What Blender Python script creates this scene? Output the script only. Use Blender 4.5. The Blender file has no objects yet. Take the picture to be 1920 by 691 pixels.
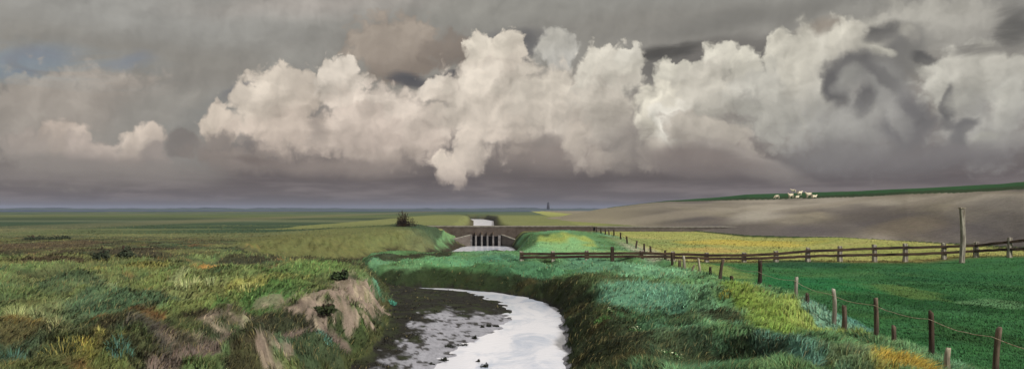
import bpy, bmesh, math, random
import numpy as np
from mathutils import Vector, Matrix
C = bpy.context
# ------------------------------------------------------------------ sky
SUN_EL, SUN_AZ = math.radians(36), math.radians(128)   # azimuth clockwise from +Y (view direction)
F = 1500.0; HOR = 390.0; EYE = 6.0

def srgb(c):
    return tuple((v/255/12.92 if v/255 <= .04045 else ((v/255+.055)/1.055)**2.4) for v in c)

class NT:
    def __init__(s, tree): s.t = tree
    def n(s, typ, **kw):
        nd = s.t.nodes.new(typ)
        for k, v in kw.items(): setattr(nd, k, v)
        return nd
    def put(s, sock, v):
        if isinstance(v, bpy.types.NodeSocket): s.t.links.new(v, sock)
        else: sock.default_value = v
    def m(s, op, a, b=0.0, c=0.0, clamp=False):
        nd = s.n('ShaderNodeMath', operation=op, use_clamp=clamp)
        for i, v in enumerate((a, b, c)): s.put(nd.inputs[i], v)
        return nd.outputs[0]
    def v(s, op, a, b=None, c=None, scale=None, out=0):
        nd = s.n('ShaderNodeVectorMath', operation=op)
        s.put(nd.inputs[0], a)
        if b is not None: s.put(nd.inputs[1], b)
        if c is not None: s.put(nd.inputs[2], c)
        if scale is not None: s.put(nd.inputs['Scale'], scale)
        return nd.outputs[out]
    def rng(s, x, a, b, c=0.0, d=1.0, smooth=True):
        nd = s.n('ShaderNodeMapRange', interpolation_type='SMOOTHSTEP' if smooth else 'LINEAR')
        s.put(nd.inputs[0], x)
        for i, v in zip((1, 2, 3, 4), (a, b, c, d)): s.put(nd.inputs[i], v)
        return nd.outputs[0]
    def mix(s, f, a, b, blend='MIX', clampf=True):
        nd = s.n('ShaderNodeMix', data_type='RGBA', blend_type=blend, clamp_factor=clampf)
        s.put(nd.inputs[0], f)
        s.put(nd.inputs[6], a if isinstance(a, bpy.types.NodeSocket) else (*a, 1))
        s.put(nd.inputs[7], b if isinstance(b, bpy.types.NodeSocket) else (*b, 1))
        return nd.outputs[2]
    def noise(s, p, scale, detail=4, rough=.5, dim='2D', color=False, dist=0.0):
        nd = s.n('ShaderNodeTexNoise', noise_dimensions=dim)
        s.put(nd.inputs['Vector'], p)
        nd.inputs['Scale'].default_value = scale; nd.inputs['Detail'].default_value = detail
        nd.inputs['Roughness'].default_value = rough; nd.inputs['Distortion'].default_value = dist
        return nd.outputs[1 if color else 0]
    def xyz(s, x, y, z=0.0):
        nd = s.n('ShaderNodeCombineXYZ')
        for i, v in enumerate((x, y, z)): s.put(nd.inputs[i], v)
        return nd.outputs[0]

def sky_pt(px, py):
    az = math.atan((px-960)/F); el = math.atan(-(py-HOR)/F*math.cos(az))
    return az*15, el*15, math.cos(az)**2/100, math.cos(az)/100

# cloud lobes, back to front: centre x, y, radius x, y, tilt deg, colour on the lit side, colour on the far side,
# direction the light comes from (deg, 90 = above), softness 0..1, opacity, which warp (0 wispy, 1 billowy)
LOBES = [
 # high grey veil and blue gaps
 (250, 20, 500, 70, -4, (157,157,155), (149,150,149), 90, .9, .8, 0),
 (60, 118, 120, 38, 12, (125,133,147), (133,139,145), 90, .8, .9, 0),
 (235, 112, 60, 18, 20, (127,133,145), (135,139,145), 90, .9, .8, 0),
 (40, 140, 60, 14, 0, (115,123,139), (125,129,137), 90, .9, .8, 0),
 (620, 20, 330, 34, 4, (173,167,163), (159,158,156), 90, .9, .8, 0),
 (1180, 60, 300, 45, 2, (141,140,136), (133,132,129), 90, .9, .7, 0),
 (880, 30, 260, 40, 3, (153,153,149), (137,137,134), 90, .9, .7, 0),
 (1420, 30, 260, 30, 6, (131,131,128), (119,119,117), 90, .9, .7, 0),
 (1330, 112, 180, 42, 6, (119,117,115), (89,89,89), 90, .6, .95, 0),
 (1240, 96, 90, 16, 8, (84,83,82), (80,80,80), 90, .8, .9, 0),
 (960, 80, 90, 30, 0, (119,119,119), (113,113,115), 90, .8, .9, 0),
 # left mauve-grey mass
 (170, 235, 250, 128, 0, (164,158,152), (146,142,138), 95, .25, .97, 1),
 (330, 250, 180, 110, 20, (147,146,142), (136,134,132), 95, .5, .8, 0),
 (420, 190, 170, 34, 28, (132,134,134), (142,142,139), 270, .9, .7, 0),
 (455, 170, 70, 14, 24, (118,121,128), (126,126,128), 90, .9, .8, 0),
 (560, 120, 90, 40, 20, (150,150,147), (146,146,144), 90, .9, .6, 0),
 (118, 262, 66, 42, 10, (200,188,179), (150,143,138), 80, .3, .95, 1),
 (45, 272, 60, 38, 0, (176,167,161), (142,137,134), 80, .4, .85, 1),
 (200, 296, 110, 36, -14, (188,177,170), (140,134,132), 90, .4, .9, 1),
 (275, 270, 62, 42, 20, (208,197,187), (148,140,136), 110, .25, .95, 1),
 (300, 290, 44, 30, -35, (156,148,144), (136,131,129), 60, .6, .9, 1),
 (180, 330, 300, 40, 0, (142,137,134), (124,119,118), 90, .7, .85, 0),
 # brown-grey head above the gap
 (740, 92, 108, 72, 0, (172,163,154), (126,117,110), 115, .25, .97, 1),
 (850, 95, 70, 42, 0, (140,132,125), (118,110,105), 100, .5, .9, 1),
 (775, 150, 62, 18, -12, (86,88,94), (94,93,97), 90, .7, .95, 0),
 (858, 140, 42, 14, 10, (88,89,94), (96,94,97), 90, .7, .9, 0),
 (980, 95, 20, 42, 10, (104,104,107), (118,118,118), 90, .6, .9, 0),
 # main cumulus
 (410, 236, 50, 46, 0, (208,198,187), (179,168,159), 110, .18, 1, 1),
 (520, 195, 105, 76, 18, (207,199,189), (193,182,172), 115, .15, 1, 1),
 (640, 160, 62, 58, 0, (213,206,197), (201,192,183), 110, .15, 1, 1),
 (560, 250, 150, 56, 0, (203,192,182), (181,169,161), 95, .5, .9, 1),
 (740, 235, 160, 80, -12, (209,200,191), (191,179,171), 100, .35, 1, 1),
 (672, 250, 100, 62, 0, (207,196,187), (183,171,164), 120, .3, .9, 1),
 (600, 246, 26, 44, -14, (149,141,137), (171,161,153), 180, .8, .75, 0),
 (826, 166, 42, 34, 0, (211,204,195), (201,192,183), 110, .2, 1, 1),
 (1040, 96, 48, 44, -10, (191,190,184), (171,171,169), 110, .25, 1, 1),
 (906, 105, 44, 52, 8, (219,213,202), (209,201,191), 115, .15, 1, 1),
 (955, 98, 36, 48, -8, (217,211,200), (205,197,187), 110, .15, 1, 1),
 (930, 200, 140, 110, -8, (215,208,198), (199,189,180), 105, .35, 1, 1),
 (1040, 195, 130, 90, -10, (209,203,193), (187,179,171), 100, .4, 1, 1),
 (1140, 140, 84, 62, 8, (207,204,195), (187,183,175), 105, .2, 1, 1),
 (1186, 112, 36, 28, 0, (209,207,199), (195,192,183), 105, .2, 1, 1),
 (1130, 220, 100, 90, 0, (195,190,181), (167,161,155), 95, .5, .9, 1),
 # right white masses
 (1275, 140, 62, 42, 0, (205,203,193), (183,181,173), 110, .2, 1, 1),
 (1352, 110, 44, 44, 0, (211,209,199), (187,185,177), 115, .2, 1, 1),
 (1400, 125, 40, 46, 8, (207,205,195), (179,178,171), 115, .2, 1, 1),
 (1470, 110, 50, 66, 0, (209,207,197), (183,182,175), 120, .2, 1, 1),
 (1560, 100, 110, 70, 12, (203,201,191), (181,180,174), 110, .4, .95, 1),
 (1540, 52, 56, 18, 6, (139,132,124), (157,152,145), 90, .7, .85, 0),
 (1320, 190, 110, 90, 10, (203,200,191), (167,165,159), 110, .4, .95, 1),
 (1480, 200, 140, 110, 0, (189,188,181), (157,157,154), 115, .5, .95, 1),
 (1235, 215, 56, 80, -16, (229,226,214), (193,189,179), 130, .4, .9, 1),
 (1268, 240, 60, 60, 0, (229,228,221), (197,193,185), 150, .4, .85, 1),
 (1620, 230, 170, 110, 0, (171,171,168), (135,135,136), 130, .6, .95, 1),
 (1760, 44, 180, 66, -6, (179,178,172), (149,148,145), 120, .4, .95, 1),
 (1830, 150, 150, 84, 0, (189,188,181), (163,163,159), 110, .3, .95, 1),
 (1840, 250, 130, 90, 0, (175,175,171), (139,138,139), 100, .5, .95, 1),
 (1902, 50, 44, 50, 0, (88,88,88), (104,104,103), 90, .95, .9, 0),
 (1842, 90, 90, 14, 0, (127,126,123), (137,136,133), 90, .8, .8, 0),
 (1895, 200, 40, 50, 0, (203,203,197), (167,167,165), 120, .4, .9, 1),
 # dark curls
 (1560, 130, 99, 77, 20, (200,198,189), (172,171,166), 120, 0.6, 0.81, 2),
 (1645, 90, 66, 66, 30, (196,194,184), (160,159,155), 120, 0.6, 0.81, 2),
 (1655, 60, 47, 25, 10, (92,92,93), (112,112,112), 90, 0.62, 0.85, 2),
 (1700, 95, 50, 65, -34, (108,108,109), (128,128,126), 180, 0.62, 0.81, 2),
 (1730, 112, 32, 15, -10, (88,88,90), (104,104,104), 90, 0.62, 0.81, 2),
 (1706, 62, 22, 26, 20, (178,177,170), (140,139,136), 110, 0.6, 0.72, 2),
 (1655, 102, 28, 13, -30, (206,205,195), (180,179,172), 100, 0.6, 0.81, 2),
 (1606, 128, 62, 42, 0, (102,102,104), (112,112,114), 90, 0.62, 0.85, 2),
 (1570, 160, 25, 60, 20, (92,92,95), (108,108,110), 180, 0.62, 0.85, 2),
 (1600, 156, 37, 37, 0, (166,167,163), (128,128,129), 120, 0.6, 0.62, 2),
 (1622, 192, 22, 42, -28, (98,98,101), (118,118,119), 120, 0.62, 0.81, 2),
 (1662, 168, 39, 61, 26, (150,151,149), (118,118,120), 150, 0.6, 0.77, 2),
 (1652, 150, 17, 50, 40, (106,106,108), (120,120,121), 180, 0.62, 0.72, 2),
 (1705, 240, 62, 60, 10, (106,106,109), (116,115,118), 90, 0.62, 0.77, 2),
 (1680, 218, 22, 55, 34, (172,172,170), (140,140,140), 160, 0.6, 0.63, 2),
 (1776, 196, 17, 52, -12, (100,100,103), (96,96,99), 90, 0.62, 0.81, 2),
 (1812, 190, 48, 37, 0, (184,184,177), (136,136,136), 130, 0.6, 0.62, 2),
 (1800, 232, 42, 15, 8, (104,104,107), (114,114,116), 90, 0.62, 0.77, 2),
 (1790, 266, 25, 37, 0, (106,106,109), (118,118,120), 90, 0.62, 0.72, 2),
 (1846, 258, 41, 17, 14, (182,182,176), (146,146,145), 100, 0.6, 0.81, 2),
 (1892, 196, 41, 55, 0, (200,200,193), (158,158,156), 120, 0.6, 0.81, 2),
 # lower, shaded parts
 (1130, 300, 90, 34, -6, (186,178,169), (150,142,137), 100, .7, .8, 1),
 (1235, 295, 60, 34, 10, (196,190,181), (160,152,146), 110, .6, .8, 1),
 (720, 300, 120, 26, 0, (182,171,163), (150,141,136), 95, .7, .8, 1),
 (1500, 110, 50, 80, -8, (214,212,202), (186,184,176), 120, .5, .85, 1),
 (1585, 70, 60, 40, 30, (206,204,194), (180,178,171), 120, .5, .85, 1),
 (1020, 290, 110, 46, 0, (150,141,136), (128,120,118), 90, .8, .75, 0),
 (1010, 268, 46, 26, 10, (132,127,124), (140,132,128), 90, .8, .7, 0),
 (1085, 262, 30, 72, 8, (198,190,180), (168,160,154), 110, .5, .8, 1),
 (850, 318, 46, 40, 0, (222,212,201), (190,178,170), 110, .3, .95, 1),
 (882, 285, 40, 56, 20, (208,199,189), (190,180,172), 110, .5, .8, 1),
 (1175, 280, 60, 60, 0, (150,145,140), (130,125,122), 90, .8, .6, 0),
 (1330, 262, 110, 54, -20, (196,191,182), (150,143,139), 100, .35, .9, 1),
 (1410, 310, 130, 26, -20, (168,162,157), (118,113,113), 100, .5, .85, 0),
 (1310, 308, 140, 34, -6, (136,128,125), (112,106,106), 90, .7, .85, 0),
 (1560, 300, 150, 46, 0, (134,133,134), (112,110,113), 90, .8, .8, 0),
 (400, 272, 60, 34, 10, (142,135,131), (122,117,115), 110, .5, .9, 1),
 (340, 270, 40, 32, 0, (130,126,124), (116,112,111), 110, .5, .8, 1),
 (450, 300, 120, 34, -8, (146,138,133), (122,115,113), 95, .6, .85, 1),
 (490, 306, 60, 12, -12, (116,108,105), (120,112,110), 90, .8, .8, 0),
 (640, 320, 180, 30, 0, (150,141,136), (124,116,114), 90, .8, .8, 0),
 (1760, 300, 220, 36, 4, (128,126,128), (104,101,104), 90, .8, .85, 0),
]

def make_world():
    w = bpy.data.worlds.new('World'); C.scene.world = w; w.use_nodes = True
    t = w.node_tree; t.nodes.clear(); N = NT(t)
    tc = N.n('ShaderNodeTexCoord')
    sp = N.n('ShaderNodeSeparateXYZ'); t.links.new(tc.outputs['Generated'], sp.inputs[0])
    x, y, z = sp.outputs
    az = N.m('MULTIPLY', N.m('ARCTAN2', x, y), 15.0)
    el = N.m('MULTIPLY', N.m('ARCSINE', z), 15.0)
    P = N.xyz(az, el, 0.0)
    # warps
    big = N.v('SUBTRACT', N.noise(P, .75, 3, .5, color=True), (.5, .5, .5))
    med = N.v('SUBTRACT', N.noise(P, 2.6, 5, .6, color=True), (.5, .5, .5))
    st = N.v('MULTIPLY', P, (.5, 2.2, 1))
    wsp = N.v('SUBTRACT', N.noise(st, 1.1, 5, .62, color=True, dist=.6), (.5, .5, .5))
    Pa = N.v('ADD', N.v('ADD', P, N.v('MULTIPLY', big, (.5, .25, 0))), N.v('MULTIPLY', wsp, (.55, .24, 0)))   # wispy
    Pb = N.v('ADD', N.v('ADD', P, N.v('MULTIPLY', big, (.3, .3, 0))), N.v('MULTIPLY', med, (.30, .30, 0)))  # billowy
    Pc = N.v('ADD', N.v('ADD', P, N.v('MULTIPLY', big, (.4, .4, 0))), N.v('MULTIPLY', med, (.26, .26, 0)))
    W = (Pa, Pb, Pc)
    # ragged billow edge
    vn = N.n('ShaderNodeTexVoronoi', voronoi_dimensions='2D', feature='SMOOTH_F1')
    t.links.new(Pb, vn.inputs['Vector']); vn.inputs['Scale'].default_value = 3.6
    try: vn.inputs['Detail'].default_value = 2.0; vn.inputs['Roughness'].default_value = .5
    except Exception: pass
    vn.inputs['Smoothness'].default_value = .6
    edge = N.m('MULTIPLY_ADD', vn.outputs['Distance'], .36, -.13)
    # base veil by elevation
    cr = N.n('ShaderNodeValToRGB'); e = cr.color_ramp
    stops = [(0.0, (104,100,102)), (.07, (112,106,108)), (.12, (96,90,91)), (.19, (112,106,105)), (.30, (132,127,125)), (.5, (140,138,134)), (.8, (144,144,141)), (1.0, (146,147,145))]
    while len(e.elements) < len(stops): e.elements.new(.5)
    for k, (p, c) in enumerate(stops): e.elements[k].position = p; e.elements[k].color = (*srgb(c), 1)
    spw = N.n('ShaderNodeSeparateXYZ'); t.links.new(Pa, spw.inputs[0])
    elw = spw.outputs[1]
    t.links.new(N.rng(elw, 0, 4.4, 0, 1, smooth=False), cr.inputs[0])
    col = cr.outputs[0]
    # the other three sides and the zenith: a broken, brighter overcast
    back = N.mix(N.rng(N.noise(Pa, .33, 5, .55), .38, .66), srgb((196,192,184)), srgb((132,132,132)))
    front = N.rng(N.v('LENGTH', N.v('MULTIPLY', P, (1/9.6, 1/5.2, 0)), out=1), 1.0, 1.35, 0, 1)
    for (cx, cy, rx, ry, rot, ca, cb, ld, soft, op, wi) in LOBES:
        X, Y, sx, sy = sky_pt(cx, cy)
        mp = N.n('ShaderNodeMapping', vector_type='TEXTURE')
        t.links.new(N.v('MULTIPLY_ADD', col, (1e-7, 1e-7, 0), W[wi]), mp.inputs[0])   # (keeps the shader's stack small)
        mp.inputs[1].default_value = (X, Y, 0); mp.inputs[2].default_value = (0, 0, math.radians(rot))
        mp.inputs[3].default_value = (rx*sx*1.12, ry*sy*1.12, 1)
        q = mp.outputs[0]
        r = N.v('LENGTH', q, out=1)
        if wi == 1: r = N.m('ADD', r, edge)
        mk = N.rng(r, 1.0, 1.0-soft*.92-.08, 0, op)
        a = math.radians(ld-rot)
        g = N.rng(N.v('DOT_PRODUCT', q, (math.cos(a), math.sin(a), 0), out=1), -.9, .8, 0, 1)
        col = N.mix(mk, col, srgb(cb)); col = N.mix(N.m('MULTIPLY', mk, g), col, srgb(ca))
    # dark base under everything, broken by streaks
    sb = N.noise(N.v('MULTIPLY', P, (.35, 3.0, 1)), 1.6, 5, .6)
    low = N.m('MULTIPLY', N.rng(elw, .72, .2, 0, .72), N.rng(sb, .2, .55, .45, 1))
    col = N.mix(low, col, N.mix(N.rng(sb, .35, .7), srgb((92,86,87)), srgb((126,119,120))))
    hz = N.rng(el, .30, .0, 0, .8)
    col = N.mix(hz, col, N.mix(N.rng(az, -9, 6), srgb((112,108,112)), srgb((98,93,96))))
    # relief: lit tops and shaded undersides of the small billows (sampled twice along the light)
    off = N.v('ADD', Pb, (-.07, .08, 0))
    r1 = N.m('SUBTRACT', N.noise(Pb, 1.6, 3, .5), N.noise(off, 1.6, 3, .5))
    r2 = N.m('SUBTRACT', N.noise(Pb, .8, 2, .5), N.noise(N.v('ADD', Pb, (-.14, .2, 0)), .8, 2, .5))
    rel = N.m('ADD', N.m('MULTIPLY', r1, .95), N.m('MULTIPLY', r2, .8))
    amt = N.rng(el, .2, 1.6, .25, 1)
    lum = N.v('DOT_PRODUCT', col, (.3, .5, .2), out=1)
    amt = N.m('MULTIPLY', amt, N.rng(lum, .18, .5, .3, 1))
    rel = N.m('ADD', N.m('MULTIPLY', rel, amt), 1.0)
    col = N.v('MULTIPLY', N.v('SCALE', col, scale=rel), (1.02, .985, .93))
    col = N.mix(front, col, back)
    bg = N.n('ShaderNodeBackground'); t.links.new(col, bg.inputs[0]); bg.inputs[1].default_value = 1.0
    # clear sky behind the clouds: shows through the thin upper left
    sk = N.n('ShaderNodeTexSky'); sk.sky_type = 'NISHITA'; sk.sun_disc = False
    sk.sun_elevation = SUN_EL; sk.sun_rotation = SUN_AZ; sk.air_density = 1.2; sk.dust_density = 1.5
    bs = N.n('ShaderNodeBackground'); t.links.new(sk.outputs[0], bs.inputs[0]); bs.inputs[1].default_value = .06
    Xb, Yb, _, _ = sky_pt(90, 120)
    gap = N.v('LENGTH', N.v('MULTIPLY', N.v('SUBTRACT', Pa, (Xb, Yb, 0)), (1/2.2, 1/.55, 0)), out=1)
    gapf = N.m('MULTIPLY', N.rng(gap, 1.0, .2, 0, .3), N.rng(wsp_f(N, wsp), -.1, .12))
    ms = N.n('ShaderNodeMixShader'); N.put(ms.inputs[0], gapf)
    t.links.new(bg.outputs[0], ms.inputs[1]); t.links.new(bs.outputs[0], ms.inputs[2])
    out = N.n('ShaderNodeOutputWorld'); t.links.new(ms.outputs[0], out.inputs[0])
    w.cycles.sampling_method = 'MANUAL'; w.cycles.sample_map_resolution = 256

def wsp_f(N, wsp):
    s = N.n('ShaderNodeSeparateXYZ'); N.t.links.new(wsp, s.inputs[0]); return s.outputs[1]
make_world()
# ------------------------------------------------------------------ camera, sun, view
cd = bpy.data.cameras.new('camera'); cam = bpy.data.objects.new('camera', cd); C.scene.collection.objects.link(cam)
cam.location = (0, 0, EYE); cam.rotation_euler = (math.radians(90), 0, 0)
cd.sensor_width = 36; cd.lens = 36*F/1920; cd.shift_y = (HOR-345.5)/1920
cd.clip_start = .1; cd.clip_end = 40000
C.scene.camera = cam
sl = bpy.data.lights.new('sun', 'SUN'); sl.energy = 4.7; sl.angle = math.radians(6); sl.color = (1, .955, .89)
so = bpy.data.objects.new('sun', sl); C.scene.collection.objects.link(so)
sd = Vector((math.sin(SUN_AZ)*math.cos(SUN_EL), math.cos(SUN_AZ)*math.cos(SUN_EL), math.sin(SUN_EL)))
so.rotation_euler = sd.to_track_quat('Z', 'Y').to_euler(); so.location = sd*50
vs = C.scene.view_settings; vs.view_transform = 'Standard'; vs.look = 'None'; vs.exposure = 0; vs.gamma = 1; vs.use_curve_mapping = False
C.scene.render.resolution_x = 1024; C.scene.render.resolution_y = 368
# ------------------------------------------------------------------ numeric helpers
rs = np.random.RandomState(7); random.seed(7)
def hash2(ix, iy, seed):
    h = (ix.astype(np.int64)*374761393 + iy.astype(np.int64)*668265263 + seed*974634777) & 0xffffffff
    h = ((h ^ (h >> 13))*1274126177) & 0xffffffff
    return ((h ^ (h >> 16)) & 0xffff)/65535.0
def vnoise(x, y, seed=0):
    ix = np.floor(x); iy = np.floor(y); fx = x-ix; fy = y-iy
    fx = fx*fx*fx*(fx*(fx*6-15)+10); fy = fy*fy*fy*(fy*(fy*6-15)+10)
    a = hash2(ix, iy, seed); b = hash2(ix+1, iy, seed); c = hash2(ix, iy+1, seed); d = hash2(ix+1, iy+1, seed)
    return (a*(1-fx)+b*fx)*(1-fy)+(c*(1-fx)+d*fx)*fy*1.0
def fbm(x, y, seed=0, o=4, g=.5):
    s = 0; a = 1; n = 0
    for k in range(o):
        s = s+a*(vnoise(x*2**k+k*17.3, y*2**k-k*9.1, seed+k)*2-1); n += a; a *= g
    return s/n                                            # about -1..1
def sm(a, b, x):
    t = np.clip((x-a)/(b-a), 0, 1); return t*t*(3-2*t)
def gau(X, Y, cx, cy, rx, ry, rot=0):
    c, s = math.cos(rot), math.sin(rot); dx = X-cx; dy = Y-cy
    return np.exp(-(((dx*c+dy*s)/rx)**2+((-dx*s+dy*c)/ry)**2))
def spline(xs, ys, x): return np.interp(x, xs, ys)
def at(px, py, z):                                        # where a sight line meets the level z
    Y = (EYE-z)*F/(py-HOR); return (px-960)/F*Y, Y
def sdf(X, Y, poly):                                      # distance, positive outside
    P = np.array(poly, float); d2 = np.full(X.shape, 1e18); ins = np.zeros(X.shape, bool)
    for i in range(len(P)):
        ax, ay = P[i]; bx, by = P[(i+1) % len(P)]
        ex, ey = bx-ax, by-ay; wx, wy = X-ax, Y-ay
        t = np.clip((wx*ex+wy*ey)/(ex*ex+ey*ey), 0, 1)
        d2 = np.minimum(d2, (wx-ex*t)**2+(wy-ey*t)**2)
        c = ((ay > Y) != (by > Y)) & (X < (bx-ax)*(Y-ay)/((by-ay) if by != ay else 1e-9)+ax)
        ins ^= c
    d = np.sqrt(d2); return np.where(ins, -d, d)
def pline(X, Y, pts):                                     # distance to an open line
    d2 = np.full(X.shape, 1e18)
    for (ax, ay), (bx, by) in zip(pts[:-1], pts[1:]):
        ex, ey = bx-ax, by-ay; wx, wy = X-ax, Y-ay
        t = np.clip((wx*ex+wy*ey)/(ex*ex+ey*ey), 0, 1)
        d2 = np.minimum(d2, (wx-ex*t)**2+(wy-ey*t)**2)
    return np.sqrt(d2)

# floor of the tidal creek: right side away from the camera, through the bridge, back on the left
CREEK_R = [(1.2,-30),(1.3,20),(2.0,30),(2.2,34.6),(2.7,42.9),(2.85,46),(2.4,50),(1.1,53.8),(-1.2,57.0),(-4.5,59.8),(-9,61.3),(-12.5,66),(-14.5,74),(-13,84),(-6.5,92.5),(-.2,101),(1.0,108),(.6,115),(-.2,127),(-.3,131),(-1.2,140),(-4.3,200),(-8.6,380),(-16,440),(-40,470)]
CREEK_L = [(-60,478),(-40,462),(-24,430),(-18,380),(-9.6,200),(-6.6,140),(-6.8,131),(-6.8,127),(-7.8,122),(-8.2,112),(-9.5,102),(-14,93),(-17,84),(-18.5,74),(-17,64),(-13,59.5),(-8.7,57.5),(-7.6,50),(-6.6,44),(-5.8,38),(-5.5,34),(-5.7,30),(-5.9,20),(-6,-30)]
CREEK = CREEK_R+CREEK_L
LY = [-30,20,30,34.6,38,41,43.5,47,50,54.5,58,59.5,60.3]; LX = [-3.8,-3.6,-3.0,-2.2,-1.3,-.5,-.1,-.1,-.6,-2.1,-3.8,-7.2,-12]
MUDBARS = [(-2.4,112,1.9,1.6),(0.6,110,.7,3)]
# the dike, by bearing: foot, crest of the stone slope, crest of the grass crown
DT = [.035,.06,.093,.127,.16,.193,.293,.38,.493,.64,.8,1.1]
DF = [(230,2.5),(205,2.5),(185,2.5),(165,2.5),(150,2.5),(135,2.45),(106,2.3),(99,2.3),(88,2.3),(72,2.4),(60,2.6),(45,2.6)]
DG = [(245,2.5),(285,2.75),(325,4.5),(340,6.4),(325,7.7),(300,8.4),(232,8.35),(196,8.4),(142,8.4),(105,8.45),(84,8.5),(62,8.5)]
DC = [(260,2.5),(300,2.8),(338,4.6),(356,6.6),(345,7.9),(332,9.0),(256,10.4),(218,10.3),(166,10.0),(130,10.2),(106,10.3),(80,10.3)]
def dike(X, Y):
    Ys = np.maximum(Y, 1e-3); t = X/Ys
    a, az = [np.interp(t, DT, [p[i] for p in DF]) for i in (0, 1)]
    g, gz = [np.interp(t, DT, [p[i] for p in DG]) for i in (0, 1)]
    c, cz = [np.interp(t, DT, [p[i] for p in DC]) for i in (0, 1)]
    on = (Y > 5) & (t > .035)
    u = np.clip((Ys-a)/(g-a), 0, 1); s1 = az+(gz-az)*(u**1.0*.75+.25*np.sin(u*math.pi/2))
    v = np.clip((Ys-g)/(c-g), 0, 1); s2 = gz+(cz-gz)*np.sin(v*math.pi/2)
    w = sm(0, 1, (Ys-c-4)/40)
    z = np.where(Ys < g, s1, np.where(Ys < c, s2, cz*(1-w)+2.4*w))
    z = np.where(on & (Ys > a), z, -9)
    return z, on, u, v, (Ys > a)

def height(X, Y):
    left = X < np.interp(Y, [-30,30,59.5,62,66,74,84,93,102,130,400], [-2,-2,-9,-14,-14.7,-16.5,-15,-10.3,-5,-3.5,-13])
    s = sdf(X, Y, CREEK)+(.32*fbm(X/1.3, Y/1.5, 35, 4)+.12*fbm(X/.35, Y/.5, 36, 3))*sm(112, 90, Y)*sm(8, 14, Y)
    # land
    zl = 2.6+.2*fbm(X/14, Y/14, 3)*sm(400, 60, Y)+.9*gau(X, Y, -19, 113, 12, 13)+.55*gau(X, Y, -15.6, 119, 3.5, 4)-.55*gau(X, Y, -7.2, 35, 2.2, 8)
    zr = np.interp(Y, [-30,20,60,70,90,125,200], [1.35,1.4,1.35,1.55,1.9,2.35,2.5])
    zr = zr+1.15*gau(X, Y, 6.5, 101, 6.5, 10)+.75*gau(X, Y, 10.2, 36.5, 2.6, 3.6, .3)+.35*gau(X, Y, 8.3, 24, 2.2, 4.5)+.25*gau(X, Y, 7.5, 56, 4, 5)
    low = sm(3.2, -.5, X)*sm(76, 88, Y)*sm(126, 112, Y); zr = zr*(1-low)+low*np.interp(Y, [76,85,90,97,110], [1.35,.95,.7,.35,.3])
    ridge = np.exp(-((X-(12.7+.006*(Y-25)))/1.3)**2)*sm(80, 62, Y); zr = zr+.14*ridge-.28*sm(36, 26, Y)*sm(9.5, 12, X)
    field = sm(13.2, 15.5, X)*sm(70, 60, Y)
    zr = zr-.18*field*sm(65, 30, Y)+.5*sm(33, 40, X)*sm(40, 58, Y)+.10*fbm(X/5, Y/7, 12)*field
    # hummocks
    rough_l = sm(68, 52, Y); rough_r = sm(13.6, 12.2, X)*sm(95, 60, Y)
    hm = fbm(X/2.6+.8*fbm(X/5, Y/5, 41), Y/3.6, 5, 4)
    rd = 1-np.abs(fbm((X*.86+Y*.5)/3.4, (Y*.86-X*.5)/6.5, 9, 3))*2.2
    zl = zl+rough_l*(.52*hm+.52*(rd-.3)*sm(52, 36, Y))+.06*fbm(X/1.5, Y/2, 21)*sm(140, 70, Y)
    zr = zr+rough_r*(.30*hm+.54*(rd-.4))+.05*fbm(X/1.5, Y/2, 22)*sm(140, 70, Y)
    # side gullies in the left marsh
    gl = pline(X, Y, [(-6.6,30.5),(-8.2,27.6),(-9.0,24.5),(-8.9,20.8),(-8.4,17)]); zl = zl-.95*np.exp(-(gl/.8)**2)
    gl2 = pline(X, Y, [(-6.0,24),(-7.0,22),(-7.4,19.5),(-7.0,16)]); zl = zl-.8*np.exp(-(gl2/.7)**2)
    gl3 = pline(X, Y, [(-19,62),(-28,60),(-40,64),(-60,63)]); zl = zl-.55*np.exp(-(gl3/2.4)**2)
    zland = np.where(left, zl, zr)
    # bank profile
    wb = np.where(left, np.interp(Y, [15,25,31,45,56,64,80,100,115], [3.4,3.0,2.1,2.0,2.4,6,10,7,4.5]), np.interp(Y, [15,30,50,57,62,66,100,125], [3.2,3.4,2.6,3.4,3.0,1.3,2.0,2.5]))
    wn = wb*(1+.35*fbm(X/1.7, Y/1.9, 31, 3)+.22*np.where(left, fbm(X/.6, Y/.7, 32, 3), 0))
    k = np.clip(s/wn, 0, 1); prof = np.where(left, sm(0, 1, k)*.75+.25*k, 1-(1-k)**2.2)
    prof = np.where(s > 0, np.clip(prof+np.where(left & (Y < 60), .12*np.sin(prof*3.14)*fbm(X/.5, Y/.45, 33, 4), 0), 0, 1), 0)
    fl_x = np.interp(Y, LY, LX)+.55*fbm(X/.8, Y/1.6, 51, 4)*sm(62, 40, Y)
    floor = np.where(Y < 61, np.clip((fl_x-X)*.085, -.3, .42), -.3)
    floor = floor+.05*fbm(X/.5, Y/.8, 55, 3)
    for bx, by, brx, bry in MUDBARS: floor = floor+.5*gau(X, Y, bx, by, brx, bry)
    floor = np.where((X > 0) & (Y < 61), -.3+.02*fbm(X, Y, 3), floor)
    edge0 = np.where(left, np.maximum(floor, 0), .0)
    z = np.where(s > 0, edge0+(zland-edge0)*prof, floor)
    z = np.where((s > 0) & ~left, np.maximum(z, .03), z)
    soft = np.clip(s/.35+1, 0, 1)
    z = np.where((s <= 0) & ~left & (s > -.35), z*(1-soft)+.03*soft, z)
    dz, on, u, v, past = dike(X, Y)
    z = np.where(on & past & (s > 1), np.maximum(z, dz+.12*fbm(X/9, Y/9, 71)*np.clip(u*4, 0, 1)), z)
    far = sm(900, 1500, np.hypot(X, Y)); z = z*(1-far)+(-1.5)*far
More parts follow.
